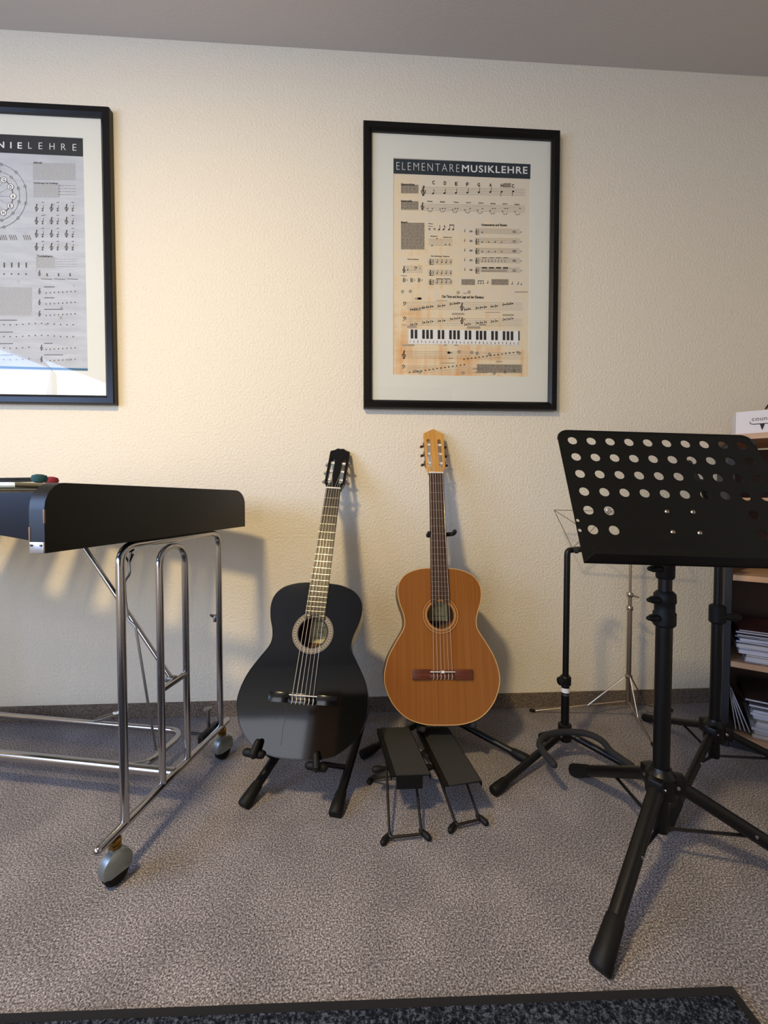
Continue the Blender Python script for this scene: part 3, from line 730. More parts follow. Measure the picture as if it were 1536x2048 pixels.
    for s_ in (-1, 1):
        g = G().box((s_*.0355, .009, .083), (.0012, .012, .112), hm); part('machine_plate', g, 'nickel', hs)
        for j, z in enumerate((.042, .080, .118)):
            part('string_roller', G().tube([(s_*.0135, .008, z), (s_*.0262, .008, z)], .0048, 12, mx=hm), 'bone', hs)
            g = G().tube([(s_*.036, .009, z), (s_*.039, .014, z)], .0022, 8, mx=hm); g.lathe([(.005, 0), (.005, .003)], (s_*.036, .010, z+.006), (s_, 0, 0), 10, mx=hm)
            pg = part('tuning_peg', g, 'nickel', hs)
            g = G().tube([(s_*.0385, .013, z), (s_*.040, .016, z), (s_*.0425, .021, z), (s_*.044, .025, z)], [.003, .0062, .0072, .005], 10, flat=.5, capr=1, mx=hm); part('peg_button', g, 'pearl' if blk else 'rosewood', pg)
    # strings
    brz = SZ-.012
    for k in range(6):
        xn = (-.5+k/5)*.043; xs = (-.5+k/5)*.058; r_ = (.0007, .00062, .00055, .00045, .0005, .00055)[k]*(1.35 if k == 2 or blk and k < 2 else 1)
        sd = -1 if k < 3 else 1; j = k if k < 3 else 5-k
        z_r = (.042, .080, .118)[j]; pr = hm @ V((sd*(.0165+.003*j), .0045, z_r))
        g = G().tube([pr, (xn, -.0112, NUT+.002), (xs, -.0125, SZ), (xs, -.006, SZ-.012)], r_, 6)
        part('string', g, 'string', t)
    # bridge
    g = G()
    bm_ = 'guitar_black_side' if blk else 'rosewood_bridge'
    for s_ in (-1, 1): g.box((s_*.066, -.0035, SZ-.008), (.058, .007, .030 if not blk else .026), bev=.001)
    g.box((0, -.0025, SZ-.001), (.080, .005, .012), bev=.001); g.box((0, -.0035, SZ-.014), (.080, .008, .012), bev=.001)
    br = part('bridge', g, bm_, t, smooth=25)
    part('saddle', G().box((0, -.0068, SZ), (.078, .007, .0026), bev=.0006), 'bone', br)
    for k in range(6):
        xs = (-.5+k/5)*.058
        part('string_knot', G().tube([(xs, -.0078, SZ-.007), (xs+.001, -.0085, SZ-.014), (xs-.0005, -.0060, SZ-.022)], .0013, 6, capr=1), 'string', br)
    if not blk:
        part('saddle_block', G().box((0, -.0095, SZ), (.008, .004, .008), bev=.0006), 'bone', br, label='small white block on the saddle')
        part('top_crack', G().box((-.0155, -.0002, .070), (.0006, .0006, .120)), 'rosewood', top, label='fine dark crack below the bridge')
    else:
        part('soundboard_scratches', G().tube([(-.043+p[0], -.0002, p[1]) for p in ((-.002, .125), (.004, .113), (.002, .100), (.005, .092), (.001, .085), (.0, .07), (.002, .03))], .0005, 5).tube([(-.062, -.0002, .112), (-.064, -.0002, .09)], .0004, 5), 'rosette_dark', top)
    return mx
GB = guitar((589, 1519), 1.095, (667, 979), 'glossy black classical guitar leaning on the low black stand beside the vibraphone', 'black', math.radians(-3))
GO = guitar((888, 1451), 1.270, (872, 948), 'orange cedar topped classical guitar standing between black guitar and music stand', 'orange', 0)

# ------------------------------------------------------------------ stands
def tube_foot(g_pts): pass
# low A-frame stand of the black guitar
gb = lambda x, y, z: GB @ V((x, y, z))
c0 = PZ(590, 1560, 0)
st = thing('low_guitar_stand', 'low black tubular guitar stand holding the black guitar', 'guitar stand', (c0.x, c0.y+.05, 0))
FL = PZ(492, 1604, .012); FR = PZ(672, 1622, .012)
UL = FL+(PD(546, 1522, 1.205)-FL)*3.0; UR = FR+(PD(699, 1530, 1.20)-FR)*2.6
for a_, b_ in ((FL, UL), (FR, UR)):
    # keep the top behind the guitar's back
    lg = part('front_leg', G().tube([a_, b_], .0125, 14), 'blackmetal', st, world=True)
    d_ = (b_-a_).normalized()
    part('rubber_foot', G().tube([a_-d_*.012, a_-d_*.009, a_+d_*.012, a_+d_*.047, a_+d_*.05], [.0155, .018, .018, .0148, .013], 16), 'rubber', lg, world=True)
part('top_bar', G().tube([UL, UR], .010, 12, capr=1), 'blackmetal', st, world=True)
for b_ in (UL, UR):
    q_ = V((b_.x*.9-.01, -.07, .012)); lg = part('rear_leg', G().tube([b_, q_], .010, 12), 'blackmetal', st, world=True)
    part('rubber_foot', G().tube([q_+(b_-q_).normalized()*.04, q_], .014, 12, capr=1), 'rubber', lg, world=True)
for (x_, sg) in ((-.105, -1), (.062, 1)):
    zz = .018 if sg < 0 else .0
    P0 = gb(x_, .10, -.012+zz); P1 = gb(x_, -.012, -.014+zz); P2 = gb(x_+.006*-sg, -.020, .016+zz)
    base = FL+(UL-FL)*.36 if sg < 0 else FR+(UR-FR)*.36
    ar = part('cradle_arm', G().tube([base, P0, P1], .007, 10, capr=1), 'blackmetal', st, world=True)
    part('rubber_grip', G().tube([gb(x_, .02, -.013+zz), P1, gb(x_, -.022, -.010+zz), P2], [.008, .0105, .0100, .0080], 14, capr=1).tube([gb(x_-.022, -.006, -.010+zz), gb(x_+.018, -.006, -.013+zz)], .0105, 14, capr=1), 'rubber', ar, world=True)

def yoke(t, c, ax, w_, out, par=None):
    """padded U neck holder: centre c, sideways ax, pointing forward out"""
    pts = [c-ax*w_+out*.055+V((0, 0, .006)), c-ax*w_+out*.035, c-ax*w_*.85+out*.005, c-ax*.01-out*.004, c+ax*.01-out*.004, c+ax*w_*.85+out*.005, c+ax*w_+out*.035, c+ax*w_+out*.055+V((0, 0, .006))]
    return part('neck_yoke', G().tube(spline(pts, 4), .0075, 12, capr=1), 'foam', t, world=True)

def tripod_guitar_stand(label, base, feet, height, collar_z, lean=V((0, 0, 0)), cradle=None, yk=None, stickers=False, top_bend=None, rstand=.0125):
    t = thing('guitar_stand', label, 'guitar stand', (base.x, base.y, 0))
    hub = V((base.x, base.y, .065)); topp = V((base.x, base.y, height))+lean
    part('leg_hub', G().lathe([(.016, -.03), (.021, -.026), (.021, .024), (.016, .028)], hub, (0, 0, 1), 18), 'blackmetal', t, world=True)
    for f in feet:
        f = V((f.x, f.y, .012)); d_ = (f-hub).normalized()
        lg = part('leg', G().tube([hub+d_*.018, f], .0105, 14), 'blackmetal', t, world=True)
        part('rubber_foot', G().tube([f-d_*.048, f-d_*.045, f-d_*.015, f+d_*.006, f+d_*.009], [.011, .0128, .0150, .0152, .013], 14), 'rubber', lg, world=True)
        part('leg_screw', G().lathe([(.004, 0), (.004, .002)], hub+d_*.03+V((0, -.011, .004)), (0, -1, .2), 10), 'chrome', lg, world=True)
    cz = V((base.x, base.y, collar_z))+lean*(collar_z/height)
    part('lower_pole', G().tube([hub-V((0, 0, .02)), cz], rstand, 16), 'blackmetal', t, world=True)
    if top_bend is not None: part('upper_pole', G().tube(bend([cz-V((0, 0, .03)), topp, topp+top_bend], .025, 6), .0095, 14), 'blackmetal', t, world=True)
    else: part('upper_pole', G().tube([cz-V((0, 0, .03)), topp], .0095, 14), 'blackmetal', t, world=True)
    co = part('height_collar', G().lathe([(.0135, -.016), (.017, -.012), (.017, .012), (.0135, .016)], cz, (0, 0, 1), 16), 'blackmetal', t, world=True)
    part('knob', G().lathe([(.005, 0), (.005, .010), (.013, .011), (.015, .016), (.013, .024), (.006, .027)], cz, (-1, -.25, 0), 14), 'rubber', co, world=True)
    if stickers:
        part('sticker', G().lathe([(rstand+.0006, -.0075), (rstand+.0006, .0075)], cz-V((0, 0, .030)), (0, 0, 1), 20), 'card_white', t, world=True, label='small white sticker on the pole')
        part('sticker', G().lathe([(rstand+.0004, -.003), (rstand+.0004, .003)], cz-V((0, 0, .044)), (0, 0, 1), 20), 'chrome_dull', t, world=True, label='thin grey sticker on the pole')
    if cradle: part('cradle', G().tube(spline(cradle, 5), .0095, 14, capr=1), 'foam', t, world=True, label='foam padded cradle')
    if yk: yoke(t, *yk)
    return t
# stand under the orange guitar
ob = V((.280, -.145, 0))
go = lambda x, y, z: GO @ V((x, y, z))
f1 = PZ(727, 1508, .012); f2 = PZ(1054, 1519, .012)
ycen = PY(878, 1070, -.125)
cr = [go(-.075, -.022, .022), go(-.078, -.024, .002), go(-.08, .0, -.010), go(-.075, .06, -.014), go(-.04, .115, -.012), go(0, .125, -.012), go(.04, .115, -.012), go(.085, .06, -.006), go(.092, .0, .002), go(.09, -.02, .006), go(.085, -.024, .026)]
cr = [go(-.062, .012, -.012), go(-.068, .05, -.014), go(-.04, .115, -.012), go(0, .125, -.012), go(.04, .115, -.012), go(.085, .06, -.006), go(.092, .002, .0)]
tripod_guitar_stand('black tripod guitar stand holding the orange guitar', ob, [f1, f2, V((.26, -.05, 0))], ycen.z, .30, lean=V((ycen.x-ob.x, ycen.y+.01-ob.y, 0)), cradle=cr,
                    yk=(ycen, V((1, 0, .06)).normalized(), .044, V((0, -1, .15)).normalized()))
# empty guitar stand
eb = PZ(1129, 1502, .0); tipL = PZ(990, 1580, .012); rr_ = PZ(1284, 1552, .02)
dirR = (V((rr_.x, rr_.y, 0))-eb).normalized()
back = PZ(1086, 1470, .02)
cz_ = .105
crd = [PZ(x, y, cz_) for x, y in ((1108, 1529), (1090, 1508), (1079, 1488), (1093, 1471), (1128, 1464), (1172, 1467), (1203, 1481), (1222, 1503), (1243, 1518), (1262, 1531))]
etop = PD(1122, 1101, (V((eb.x, eb.y, .8))-CAM).dot(FW))
t_e = tripod_guitar_stand('empty black guitar stand with foam cradle, left of the perforated music stand', eb, [tipL, eb+dirR*.30, back], etop.z, PD(1124, 1362, (V((eb.x, eb.y, .4))-CAM).dot(FW)).z,
                    cradle=crd, stickers=True, top_bend=V((.030, .012, 0)))
yc = V((eb.x+.045, eb.y+.02, etop.z))
part('neck_yoke', G().tube([yc-V((.02, .03, 0)), yc+V((-.01, 0, 0)), yc+V((.03, .005, 0))], .0095, 12, capr=1), 'foam', t_e, world=True)

# ------------------------------------------------------------------ tripod music stands
def strut_tripod(t, base, feet, hub_z, low_z, r_leg=.0125, r_pole=.016, m='blackmetal', pole_top=.70, strut_frac=.5, rf=.019):
    hub = V((base.x, base.y, hub_z)); low = V((base.x, base.y, low_z))
    hb = part('hub', G().lathe([(r_pole+.006, -.034), (r_pole+.014, -.028), (r_pole+.014, .018), (r_pole+.006, .026), (r_pole+.003, .034)], hub, (0, 0, 1), 12), m, t, world=True)
    for f in feet:
        f = V((f.x, f.y, .014)); dh = V((f.x-hub.x, f.y-hub.y, 0)).normalized(); h0 = hub+dh*(r_pole+.012)
        part('hub_lug', G().box((0, 0, 0), (.034, .030, .040), Matrix.Translation(h0) @ Matrix.Rotation(math.atan2(dh.y, dh.x), 4, 'Z'), bev=.004), m, hb, world=True)
        d_ = (f-h0).normalized()
        lg = part('leg', G().tube([h0, f], r_leg, 14), m, t, world=True)
        part('rubber_foot', G().tube([f-d_*.075, f-d_*.07, f-d_*.025, f+d_*.008, f+d_*.012], [r_leg, r_leg+.0018, rf*.92, rf, rf*.85], 16), 'rubber', lg, world=True)
        mid = h0+(f-h0)*strut_frac
        part('strut', G().tube([low+dh*r_pole, mid-V((0, 0, r_leg*.7))], .0048, 8, flat=.6), m, lg, world=True)
        part('rivet', G().lathe([(.0035, 0), (.0035, .003), (.001, .004)], mid+V((0, -r_leg, 0)), (0, -1, 0), 10), 'chrome', lg, world=True)
        sd = V((-dh.y, dh.x, 0)); sd = sd if sd.y < 0 else -sd
        part('rivet', G().lathe([(.0040, 0), (.0040, .003), (.001, .004)], h0+sd*.015, sd, 10), 'chrome', lg, world=True)
    part('lower_pole', G().tube([low-V((0, 0, .006)), V((base.x, base.y, pole_top))], r_pole, 20), m, t, world=True)
    return hub
mb = V((.672, -.716, 0))
mst = thing('music_stand', 'black music stand with perforated steel desk in the right foreground', 'music stand', mb)
strut_tripod(mst, mb, [PZ(1203, 1925, .014), PZ(1152, 1541, .014), V((1.00, -.845, 0))], .190, .085, r_leg=.0145, r_pole=.0165, pole_top=.575, strut_frac=.42, rf=.0195)
part('pole_collar', G().lathe([(.019, 0), (.0225, .004), (.0225, .03), (.020, .034), (.020, .05), (.0225, .054), (.0215, .072), (.016, .078)], (mb.x, mb.y, .540), (0, 0, 1), 18), 'rubber', mst, world=True)
for z in (.560, .600, .668):
    part('clamp_knob', G().tube([(mb.x-.012, mb.y-.006, z), (mb.x-.036, mb.y-.012, z+.002), (mb.x-.044, mb.y-.014, z+.002)], [.006, .0105, .007], 12, capr=1, flat=.8), 'rubber', mst, world=True)
part('upper_pole', G().tube([(mb.x, mb.y, .60), (mb.x, mb.y, .80)], .0135, 18), 'blackmetal', mst, world=True)
part('desk_joint', G().lathe([(.016, 0), (.0185, .004), (.0185, .05), (.015, .056)], (mb.x, mb.y, .645), (0, 0, 1), 16), 'rubber', mst, world=True)
# desk
S = .0435
dt, db = S*FPX/37.7, S*FPX/42.4
p00 = PD(1145, 881, dt); p90 = PD(1484, 891, dt); p05 = PD(1184, 1059, db)
DX = (p90-p00).normalized(); DZ = p00-p05; rowpitch = DZ.length/5; DZ = (DZ-DX*DZ.dot(DX)).normalized(); DN = DZ.cross(DX)   # DN points away from the viewer
colp = (p90-p00).length/9
Wd = 9*colp+2*.033; Hd = 5*rowpitch+.030+.074
dm = Matrix((DX, DN, DZ)).transposed().to_4x4(); dm.translation = p00-DZ*(5*rowpitch+.074)-DX*.033
def rr2(x0, z0, x1, z1, r, corners=(0, 0, 1, 1)):
    o = []
    for (cx_, cz2, a0, on) in ((x1-r, z0+r, -90, corners[1]), (x1-r, z1-r, 0, corners[2]), (x0+r, z1-r, 90, corners[3]), (x0+r, z0+r, 180, corners[0])):
        if on:
            for k in range(7):
                a_ = math.radians(a0+90*k/6); o.append((cx_+r*math.cos(a_), cz2+r*math.sin(a_)))
        else:
            sx = 1 if cx_ > (x0+x1)/2 else -1; sz = 1 if cz2 > (z0+z1)/2 else -1; o.append((cx_+sx*r, cz2+sz*r))
    return o
def desk_plate():
    t_ = bmesh.new(); f2 = lambda P: t_.faces.new([t_.verts.new((p_[0], p_[1], 0)) for p_ in P])
    x0, z1 = .033-colp/2, Hd-.030+rowpitch/2; x1 = x0+10*colp; z0 = z1-6*rowpitch
    def ring(cx_, cz3, w_, h_, rad, n_=24):
        C_ = []; Q_ = []
        for k in range(n_):
            a_ = 2*math.pi*k/n_; c_, s_ = math.cos(a_), math.sin(a_); mx_ = max(abs(c_), abs(s_))
            C_.append((cx_+rad*c_, cz3+rad*s_)); Q_.append((cx_+w_/2*c_/mx_, cz3+h_/2*s_/mx_))
        for k in range(n_): f2([C_[k], Q_[k], Q_[(k+1) % n_], C_[(k+1) % n_]])
    for r_ in range(6):
        for c_ in range(10):
            cx_, cz3 = x0+(c_+.5)*colp, z1-(r_+.5)*rowpitch
            if r_ >= 4 and 2 <= c_ <= 7: f2([(cx_-colp/2, cz3-rowpitch/2), (cx_+colp/2, cz3-rowpitch/2), (cx_+colp/2, cz3+rowpitch/2), (cx_-colp/2, cz3+rowpitch/2)])
            else: ring(cx_, cz3, colp, rowpitch, .0108)
    R_ = .026
    tl = [(R_-R_*math.cos(math.radians(a_)), Hd-R_+R_*math.sin(math.radians(a_))) for a_ in range(0, 91, 15)]
    tr = [(Wd-p_[0], p_[1]) for p_ in tl[::-1]]
    f2([(x0, z1)]+tl+tr+[(x1, z1)])                      # top strip between the two rounded corners
    f2([(0, 0), (Wd, 0), (Wd, z0), (x1, z0), (x0, z0), (0, z0)])   # bottom strip
    for e0, e1 in ((0, x0), (x1, Wd)):                    # side strips with two small holes each
        w_ = e1-e0; cx_ = (e0+e1)/2; zs = [z0, Hd-.030-5.3*rowpitch, Hd-.030-4.8*rowpitch, Hd-.030-4.3*rowpitch]
        zt_ = Hd-R_
        f2([(e0, zs[0]), (e1, zs[0]), (e1, zs[1]), (e0, zs[1])]); ring(cx_, (zs[1]+zs[2])/2, w_, zs[2]-zs[1], .0038); ring(cx_, (zs[2]+zs[3])/2, w_, zs[3]-zs[2], .0038)
        ze = [(e0, zs[3]), (e1, zs[3])]
        if e0 == 0: f2(ze+[(e1, z1), (0, zt_)])
        else: f2(ze+[(Wd, zt_), (e0, z1)])
    bmesh.ops.remove_doubles(t_, verts=list(t_.verts), dist=2e-5)
    bmesh.ops.recalc_face_normals(t_, faces=list(t_.faces))
    rr_x = bmesh.ops.extrude_face_region(t_, geom=list(t_.faces))
    for v_ in [q_ for q_ in rr_x['geom'] if isinstance(q_, bmesh.types.BMVert)]: v_.co.z += .0016
    for v_ in t_.verts: v_.co = dm @ V((v_.co.x, v_.co.z, v_.co.y))
    g_ = G(); me_ = bpy.data.meshes.new('tmp'); t_.to_mesh(me_); t_.free(); g_.bm.from_mesh(me_); bpy.data.meshes.remove(me_); return g_
g = desk_plate()
dk = part('desk_plate', g, 'blacksteel', mst, world=True, smooth=25, label='black sheet steel desk with rows of round holes')
g = G().tube([dm @ V((p_[0], .001, p_[1])) for p_ in rr2(.001, .03, Wd-.001, Hd-.001, .026)][1:-1], .0022, 8); part('rolled_edge', g, 'blackmetal', dk, world=True)
g = G()
g.box((Wd/2, -.022, .002), (Wd, .044, .0016), dm); g.box((Wd/2, -.044, .0095), (Wd, .0016, .0165), dm)
part('desk_ledge', g, 'blacksteel', mst, world=True, sharp=True)
rv = G()
for (x, y) in ((1334, 1023), (1386, 1024), (1346, 1064), (1400, 1066)):
    q_ = PP(x, y, dm.translation, DN); part('desk_rivet', G().lathe([(.0052, 0), (.0045, .0015), (.002, .0028)], q_, -DN, 14), 'nickel', dk, world=True)
mc = dm @ V((Wd/2, .012, Hd-.030-4.5*rowpitch))
part('desk_mount', G().box((Wd/2, .012, Hd-.030-4.5*rowpitch), (.07, .022, .06), dm, bev=.003).tube([mc, V((mb.x, mb.y+.006, mc.z-.015))], .014, 12), 'blackmetal', mst, world=True)

# second black tripod stand at the bookcase
sb = V((1.052, -.430, 0))
s2 = thing('tripod_stand', 'plain black tripod stand in front of the bookcase, with a short padded fork', 'stand', sb)
strut_tripod(s2, sb, [PZ(1293, 1437, .012), PZ(1335, 1648, .012), V((1.34, -.60, 0))], .135, .06, r_leg=.0105, r_pole=.014, pole_top=.50, strut_frac=.35, rf=.014)
part('upper_pole', G().tube([(sb.x, sb.y, .46), (sb.x, sb.y, .80)], .0105, 14), 'blackmetal', s2, world=True)
co = part('height_collar', G().lathe([(.016, 0), (.021, .005), (.021, .05), (.016, .055)], (sb.x, sb.y, .455), (0, 0, 1), 16), 'rubber', s2, world=True)
part('knob', G().tube([(sb.x, sb.y-.01, .478), (sb.x+.035, sb.y-.02, .478), (sb.x+.045, sb.y-.022, .478)], [.006, .013, .009], 12, capr=1), 'rubber', co, world=True)
dS = (sb+V((0, 0, .8))-CAM).dot(FW)
fk = [PD(x, y, dS) for x, y in ((1377, 926), (1386, 944), (1395, 962), (1408, 966), (1417, 952), (1421, 935))]
part('padded_fork', G().tube(spline(fk, 5), .009, 12, capr=1), 'foam', s2, world=True)
part('fork_arm', G().tube([PD(1402, 964, dS), PD(1412, 992, dS), V((sb.x, sb.y, .78))], .009, 12, capr=1), 'blackmetal', s2, world=True)

# thin silver folding music stand
dN = 1.545
nb_ = PD(1256, 1400, dN)
nst = thing('folding_music_stand', 'thin nickel folding music stand with wire desk, close to the wall', 'music stand', (nb_.x, nb_.y, 0))
pb = V((nb_.x, nb_.y, .07))
ht = PD(1257, 1352, dN).z; jt = PD(1258, 1215, dN).z; j2 = PD(1258, 1188, dN).z
part('lower_pole', G().tube([pb, (pb.x, pb.y, jt)], .0085, 12), 'nickel', nst, world=True)
part('middle_pole', G().tube([(pb.x, pb.y, jt-.02), (pb.x, pb.y, j2)], .0065, 12), 'nickel', nst, world=True)
topz = PD(1257, 1030, dN).z
part('upper_pole', G().tube([(pb.x, pb.y, j2-.02), (pb.x, pb.y, topz)], .0045, 10), 'nickel', nst, world=True)
for z in (jt, j2): part('clamp', G().lathe([(.0095, -.008), (.011, -.005), (.011, .005), (.0095, .008)], (pb.x, pb.y, z), (0, 0, 1), 14).tube([(pb.x, pb.y-.01, z), (pb.x+.022 if z == j2 else pb.x-.014, pb.y-.016, z-.006)], .003, 8, capr=1), 'nickel', nst, world=True)
part('leg_ring', G().lathe([(.010, -.006), (.013, -.003), (.013, .003), (.010, .006)], (pb.x, pb.y, ht), (0, 0, 1), 14), 'nickel', nst, world=True)
for (fx, fy) in ((1068, 1421), (1305, 1488), (1338, 1421)):
    f = PZ(fx, fy, .008); hp_ = V((pb.x, pb.y, ht)); dh = V((f.x-pb.x, f.y-pb.y, 0)).normalized()
    mid = V((pb.x, pb.y, 0))+dh*min(.10, (f-pb).length*.5)
    lowp = V((pb.x, pb.y, .078)); k_ = lowp+(f-lowp)*.42
    lg = part('leg', G().tube([lowp+dh*.008, f], .0033, 8, flat=.6), 'nickel', nst, world=True)
    part('leg_brace', G().tube([hp_+dh*.010, k_], .0036, 8, flat=.6), 'nickel', lg, world=True)
    part('rubber_tip', G().tube([f, f+dh*.012], .006, 10, capr=1), 'rubber', lg, world=True)
W_ = lambda x, y, dd=0: PD(x, y, dN+dd)
ctr = W_(1218, 1022); TLn = W_(1108, 1020); BL = W_(1145, 1096); C2 = W_(1250, 1100, -.01)
for nm, pts in (('desk_wire', [TLn, ctr, W_(1328, 1024)]), ('desk_wire', [TLn, BL]), ('desk_wire', [TLn, W_(1180, 1066), W_(1240, 1105)]), ('desk_wire', [BL, W_(1257, 1098), W_(1370, 1100)]),
                ('desk_wire', [W_(1328, 1024), W_(1370, 1100)]), ('desk_wire', [BL, W_(1184, 1060), ctr]), ('desk_wire', [W_(1328, 1024), W_(1257, 1098)]), ('desk_wire', [ctr, W_(1257, 1040)])):
    part(nm, G().tube(pts, .0024, 6, flat=.6), 'nickel', nst, world=True)
part('desk_joint', G().lathe([(.009, -.002), (.011, 0), (.009, .002)], ctr, (0, 1, 0), 14), 'chrome', nst, world=True)

# ------------------------------------------------------------------ footstools
def footstool(label, plate, feet, lip):
    """plate = 4 points BL BR FR FL (world), feet = front two floor points"""
    t = thing('footstool', label, 'footstool', ((feet[0]+feet[1])/2+V((0, .12, -.006))))
    BLp, BRp, FRp, FLp = plate; nrm = (BRp-FRp).cross(FLp-FRp).normalized(); nrm = nrm if nrm.z > 0 else -nrm
    g = G()
    def slab(g, a, b, c, d, th):
        lo = [g.bm.verts.new(p_-nrm*th) for p_ in (a, b, c, d)]; up_ = [g.bm.verts.new(p_) for p_ in (a, b, c, d)]
        g.bm.faces.new(up_); g.bm.faces.new(lo[::-1])
        for i in range(4): g.bm.faces.new((up_[i], lo[i], lo[(i+1) % 4], up_[(i+1) % 4]))
    slab(g, BLp, BRp, FRp, FLp, .0025)
    for a_, b_ in ((BLp, FLp), (BRp, FRp)):
        k = [g.bm.verts.new(p_) for p_ in (a_, b_, b_-nrm*.014, a_-nrm*.014)]; g.bm.faces.new(k)
        k = [g.bm.verts.new(p_+(BLp-BRp).normalized()*(-.0016 if a_ is BLp else .0016)) for p_ in (a_, b_, b_-nrm*.014, a_-nrm*.014)]; g.bm.faces.new(k)
    pl = part('foot_plate', g, 'blacksteel', t, world=True, sharp=True)
    g = G(); ins = lambda p_, q_, s_: p_+(q_-p_)*s_
    a, b, c, d = BLp+(FRp-BLp)*.035, BRp+(FLp-BRp)*.035, FRp+(BLp-FRp)*.035, FLp+(BRp-FLp)*.035
    sh = nrm*.0018
    x_ = (BRp-BLp).normalized(); a, b, c, d = BLp+x_*.012, BRp-x_*.003, FRp-x_*.003, FLp+x_*.012
    slab(g, a+sh, b+sh, c+sh, d+sh, .0018)
    part('rubber_mat', g, 'stoolrubber', pl, world=True, sharp=True)
    if lip:
        m0, m1 = FLp+(FRp-FLp)*.12, FLp+(FRp-FLp)*.78; dn = V((0, 0, -.033)); fwd = (FLp-BLp).normalized()*.003
        g = G(); bk = [m0+fwd*.2, m1+fwd*.2, m1+dn+fwd*.2, m0+dn+fwd*.2]
        lo = [g.bm.verts.new(p_) for p_ in bk]; up_ = [g.bm.verts.new(p_+fwd) for p_ in bk]
        g.bm.faces.new(lo); g.bm.faces.new(up_[::-1])
        for i in range(4): g.bm.faces.new((up_[i], lo[i], lo[(i+1) % 4], up_[(i+1) % 4]))
        part('front_flap', g, 'blackmetal', t, world=True, sharp=True)
    F0, F1 = feet; ins_ = (F1-F0).normalized()*.012
    r = .0034; back_f = [F0+(BLp-FLp)*1.0, F1+(BRp-FRp)*1.0]
    for b_ in back_f: b_.z = .007
    T0, T1 = BLp+(FLp-BLp)*.35+x_*.012-nrm*.008, BRp+(FRp-BRp)*.35-x_*.012-nrm*.008
    U0, U1 = BLp+(FLp-BLp)*.72+x_*.012-nrm*.008, BRp+(FRp-BRp)*.72-x_*.012-nrm*.008
    up3 = V((0, 0, .006))
    part('front_frame', G().tube(bend([T0, F0+ins_+up3, F1-ins_+up3, T1], .008, 4), r, 10), 'brownmetal', t, world=True)
    part('rear_frame', G().tube(bend([U0, back_f[0]+up3, back_f[1]+up3, U1], .008, 4), r, 10), 'brownmetal', t, world=True)
    for p_, s_ in ((F0, -1), (F1, 1), (back_f[0], -1), (back_f[1], 1)):
        q_ = V((p_.x, p_.y, .0085)); part('rubber_foot', G().tube([q_-x_*s_*.012+V((0, .010, .004)), q_, q_+x_*s_*.004+V((0, -.006, -.001))], [.006, .0078, .0075], 12, capr=1), 'rubber', t, world=True)
    kz = (T0+F0)/2; kz = T0+(F0-T0)*.28
    part('adjusting_knob', G().tube([kz, kz-x_*.014, kz-x_*.028], [.004, .0085, .0095], 12, capr=1), 'rubber', t, world=True)
    return t
Zf, Zb = .118, .122
footstool('black metal footstool in front of the guitars, the left one of two', [PZ(754, 1457, Zb), PZ(819, 1455, Zb), PZ(862, 1549, Zf), PZ(783, 1552, Zf)], [PZ(769, 1681, .007), PZ(853, 1672, .007)], True)
footstool('black metal footstool turned slightly, right one of two under the orange guitar', [PZ(833, 1455, .088), PZ(896, 1455, .088), PZ(964, 1562, .106), PZ(889, 1572, .106)], [PZ(903, 1657, .007), PZ(967, 1642, .007)], False)

# ------------------------------------------------------------------ corner bookcase
BF = V((1.202, -.290, 0)); bx = V((.8, -.6, 0)); by = V((.6, .8, 0)); BD = .335; BW = .85
bmx = Matrix((bx, by, Z_)).transposed().to_4x4(); bmx.translation = BF
bk = thing('bookcase', 'beech bookcase with dark side panel set across the right corner', 'bookcase', bmx)
TZ = 1.030
part('side_panel', G().box((.009, BD/2, (TZ-.018)/2), (.018, BD, TZ-.018)), 'shelf_dark', bk, sharp=True, label='dark grey side panel')
part('side_panel', G().box((BW-.009, BD/2, (TZ-.018)/2), (.018, BD, TZ-.018)), 'shelf_dark', bk, sharp=True)
part('top_board', G().box((BW/2-.012, BD/2, TZ-.009), (BW+.03, BD+.01, .018), bev=.001), 'shelf_wood', bk, sharp=True)
LEV = (.042, .287, .573, .825)
for z in LEV: part('shelf', G().box((BW/2, BD/2-.002, z-.009), (BW-.04, BD-.012, .018)), 'shelf_wood', bk, sharp=True)
part('plinth', G().box((BW/2, .01, .012), (BW-.04, .012, .022)), 'shelf_dark', bk, sharp=True)
part('back_panel', G().box((BW/2, BD-.005, TZ/2), (BW-.04, .006, TZ-.05)), 'shelf_back', bk, sharp=True)
covers = ['#23222a', '#3a2f2c', '#d8d6d6', '#1f2c55', '#cfd2dc', '#a7a39d', '#4b2b2b', '#8a8f9c', '#c9c3ba', '#30343c', '#d5d8e6', '#6b5a4c']
CM = [mat('cover', c, .35) for c in covers]; PM = mat('page_edges', '#c9cbd6', .7)
def magazine(cx_, cy_, z, w_, d_, h, rot, mi, label, group, tilt=0):
    mm = bmx @ Matrix.Translation((cx_, cy_, z)) @ Matrix.Rotation(rot, 4, 'Z') @ Matrix.Rotation(tilt, 4, 'Y')
    t = thing('magazine', label, 'magazine', mm, group)
    part('pages', G().box((w_*.5, 0, h/2), (w_-.003, d_-.004, h*.6)), PM, t, sharp=True)
    part('cover', G().box((w_*.5, 0, h*.90), (w_, d_, h*.2)).box((w_*.5, 0, h*.10), (w_, d_, h*.2)).box((.0008, 0, h/2), (.0016, d_, h)), CM[mi], t, sharp=True)
z = .288
seq = [(4, .008, 'lowest'), (2, .011, ''), (5, .006, ''), (10, .012, ''), (4, .006, ''), (8, .012, ''), (3, .009, ''), (10, .008, ''), (9, .006, ''), (1, .007, ''), (0, .008, ''), (6, .006, '')]
names = ['grey', 'brown', 'white', 'blue', 'pale grey', 'stone grey', 'dark red', 'slate', 'cream', 'charcoal', 'pale blue', 'tan']
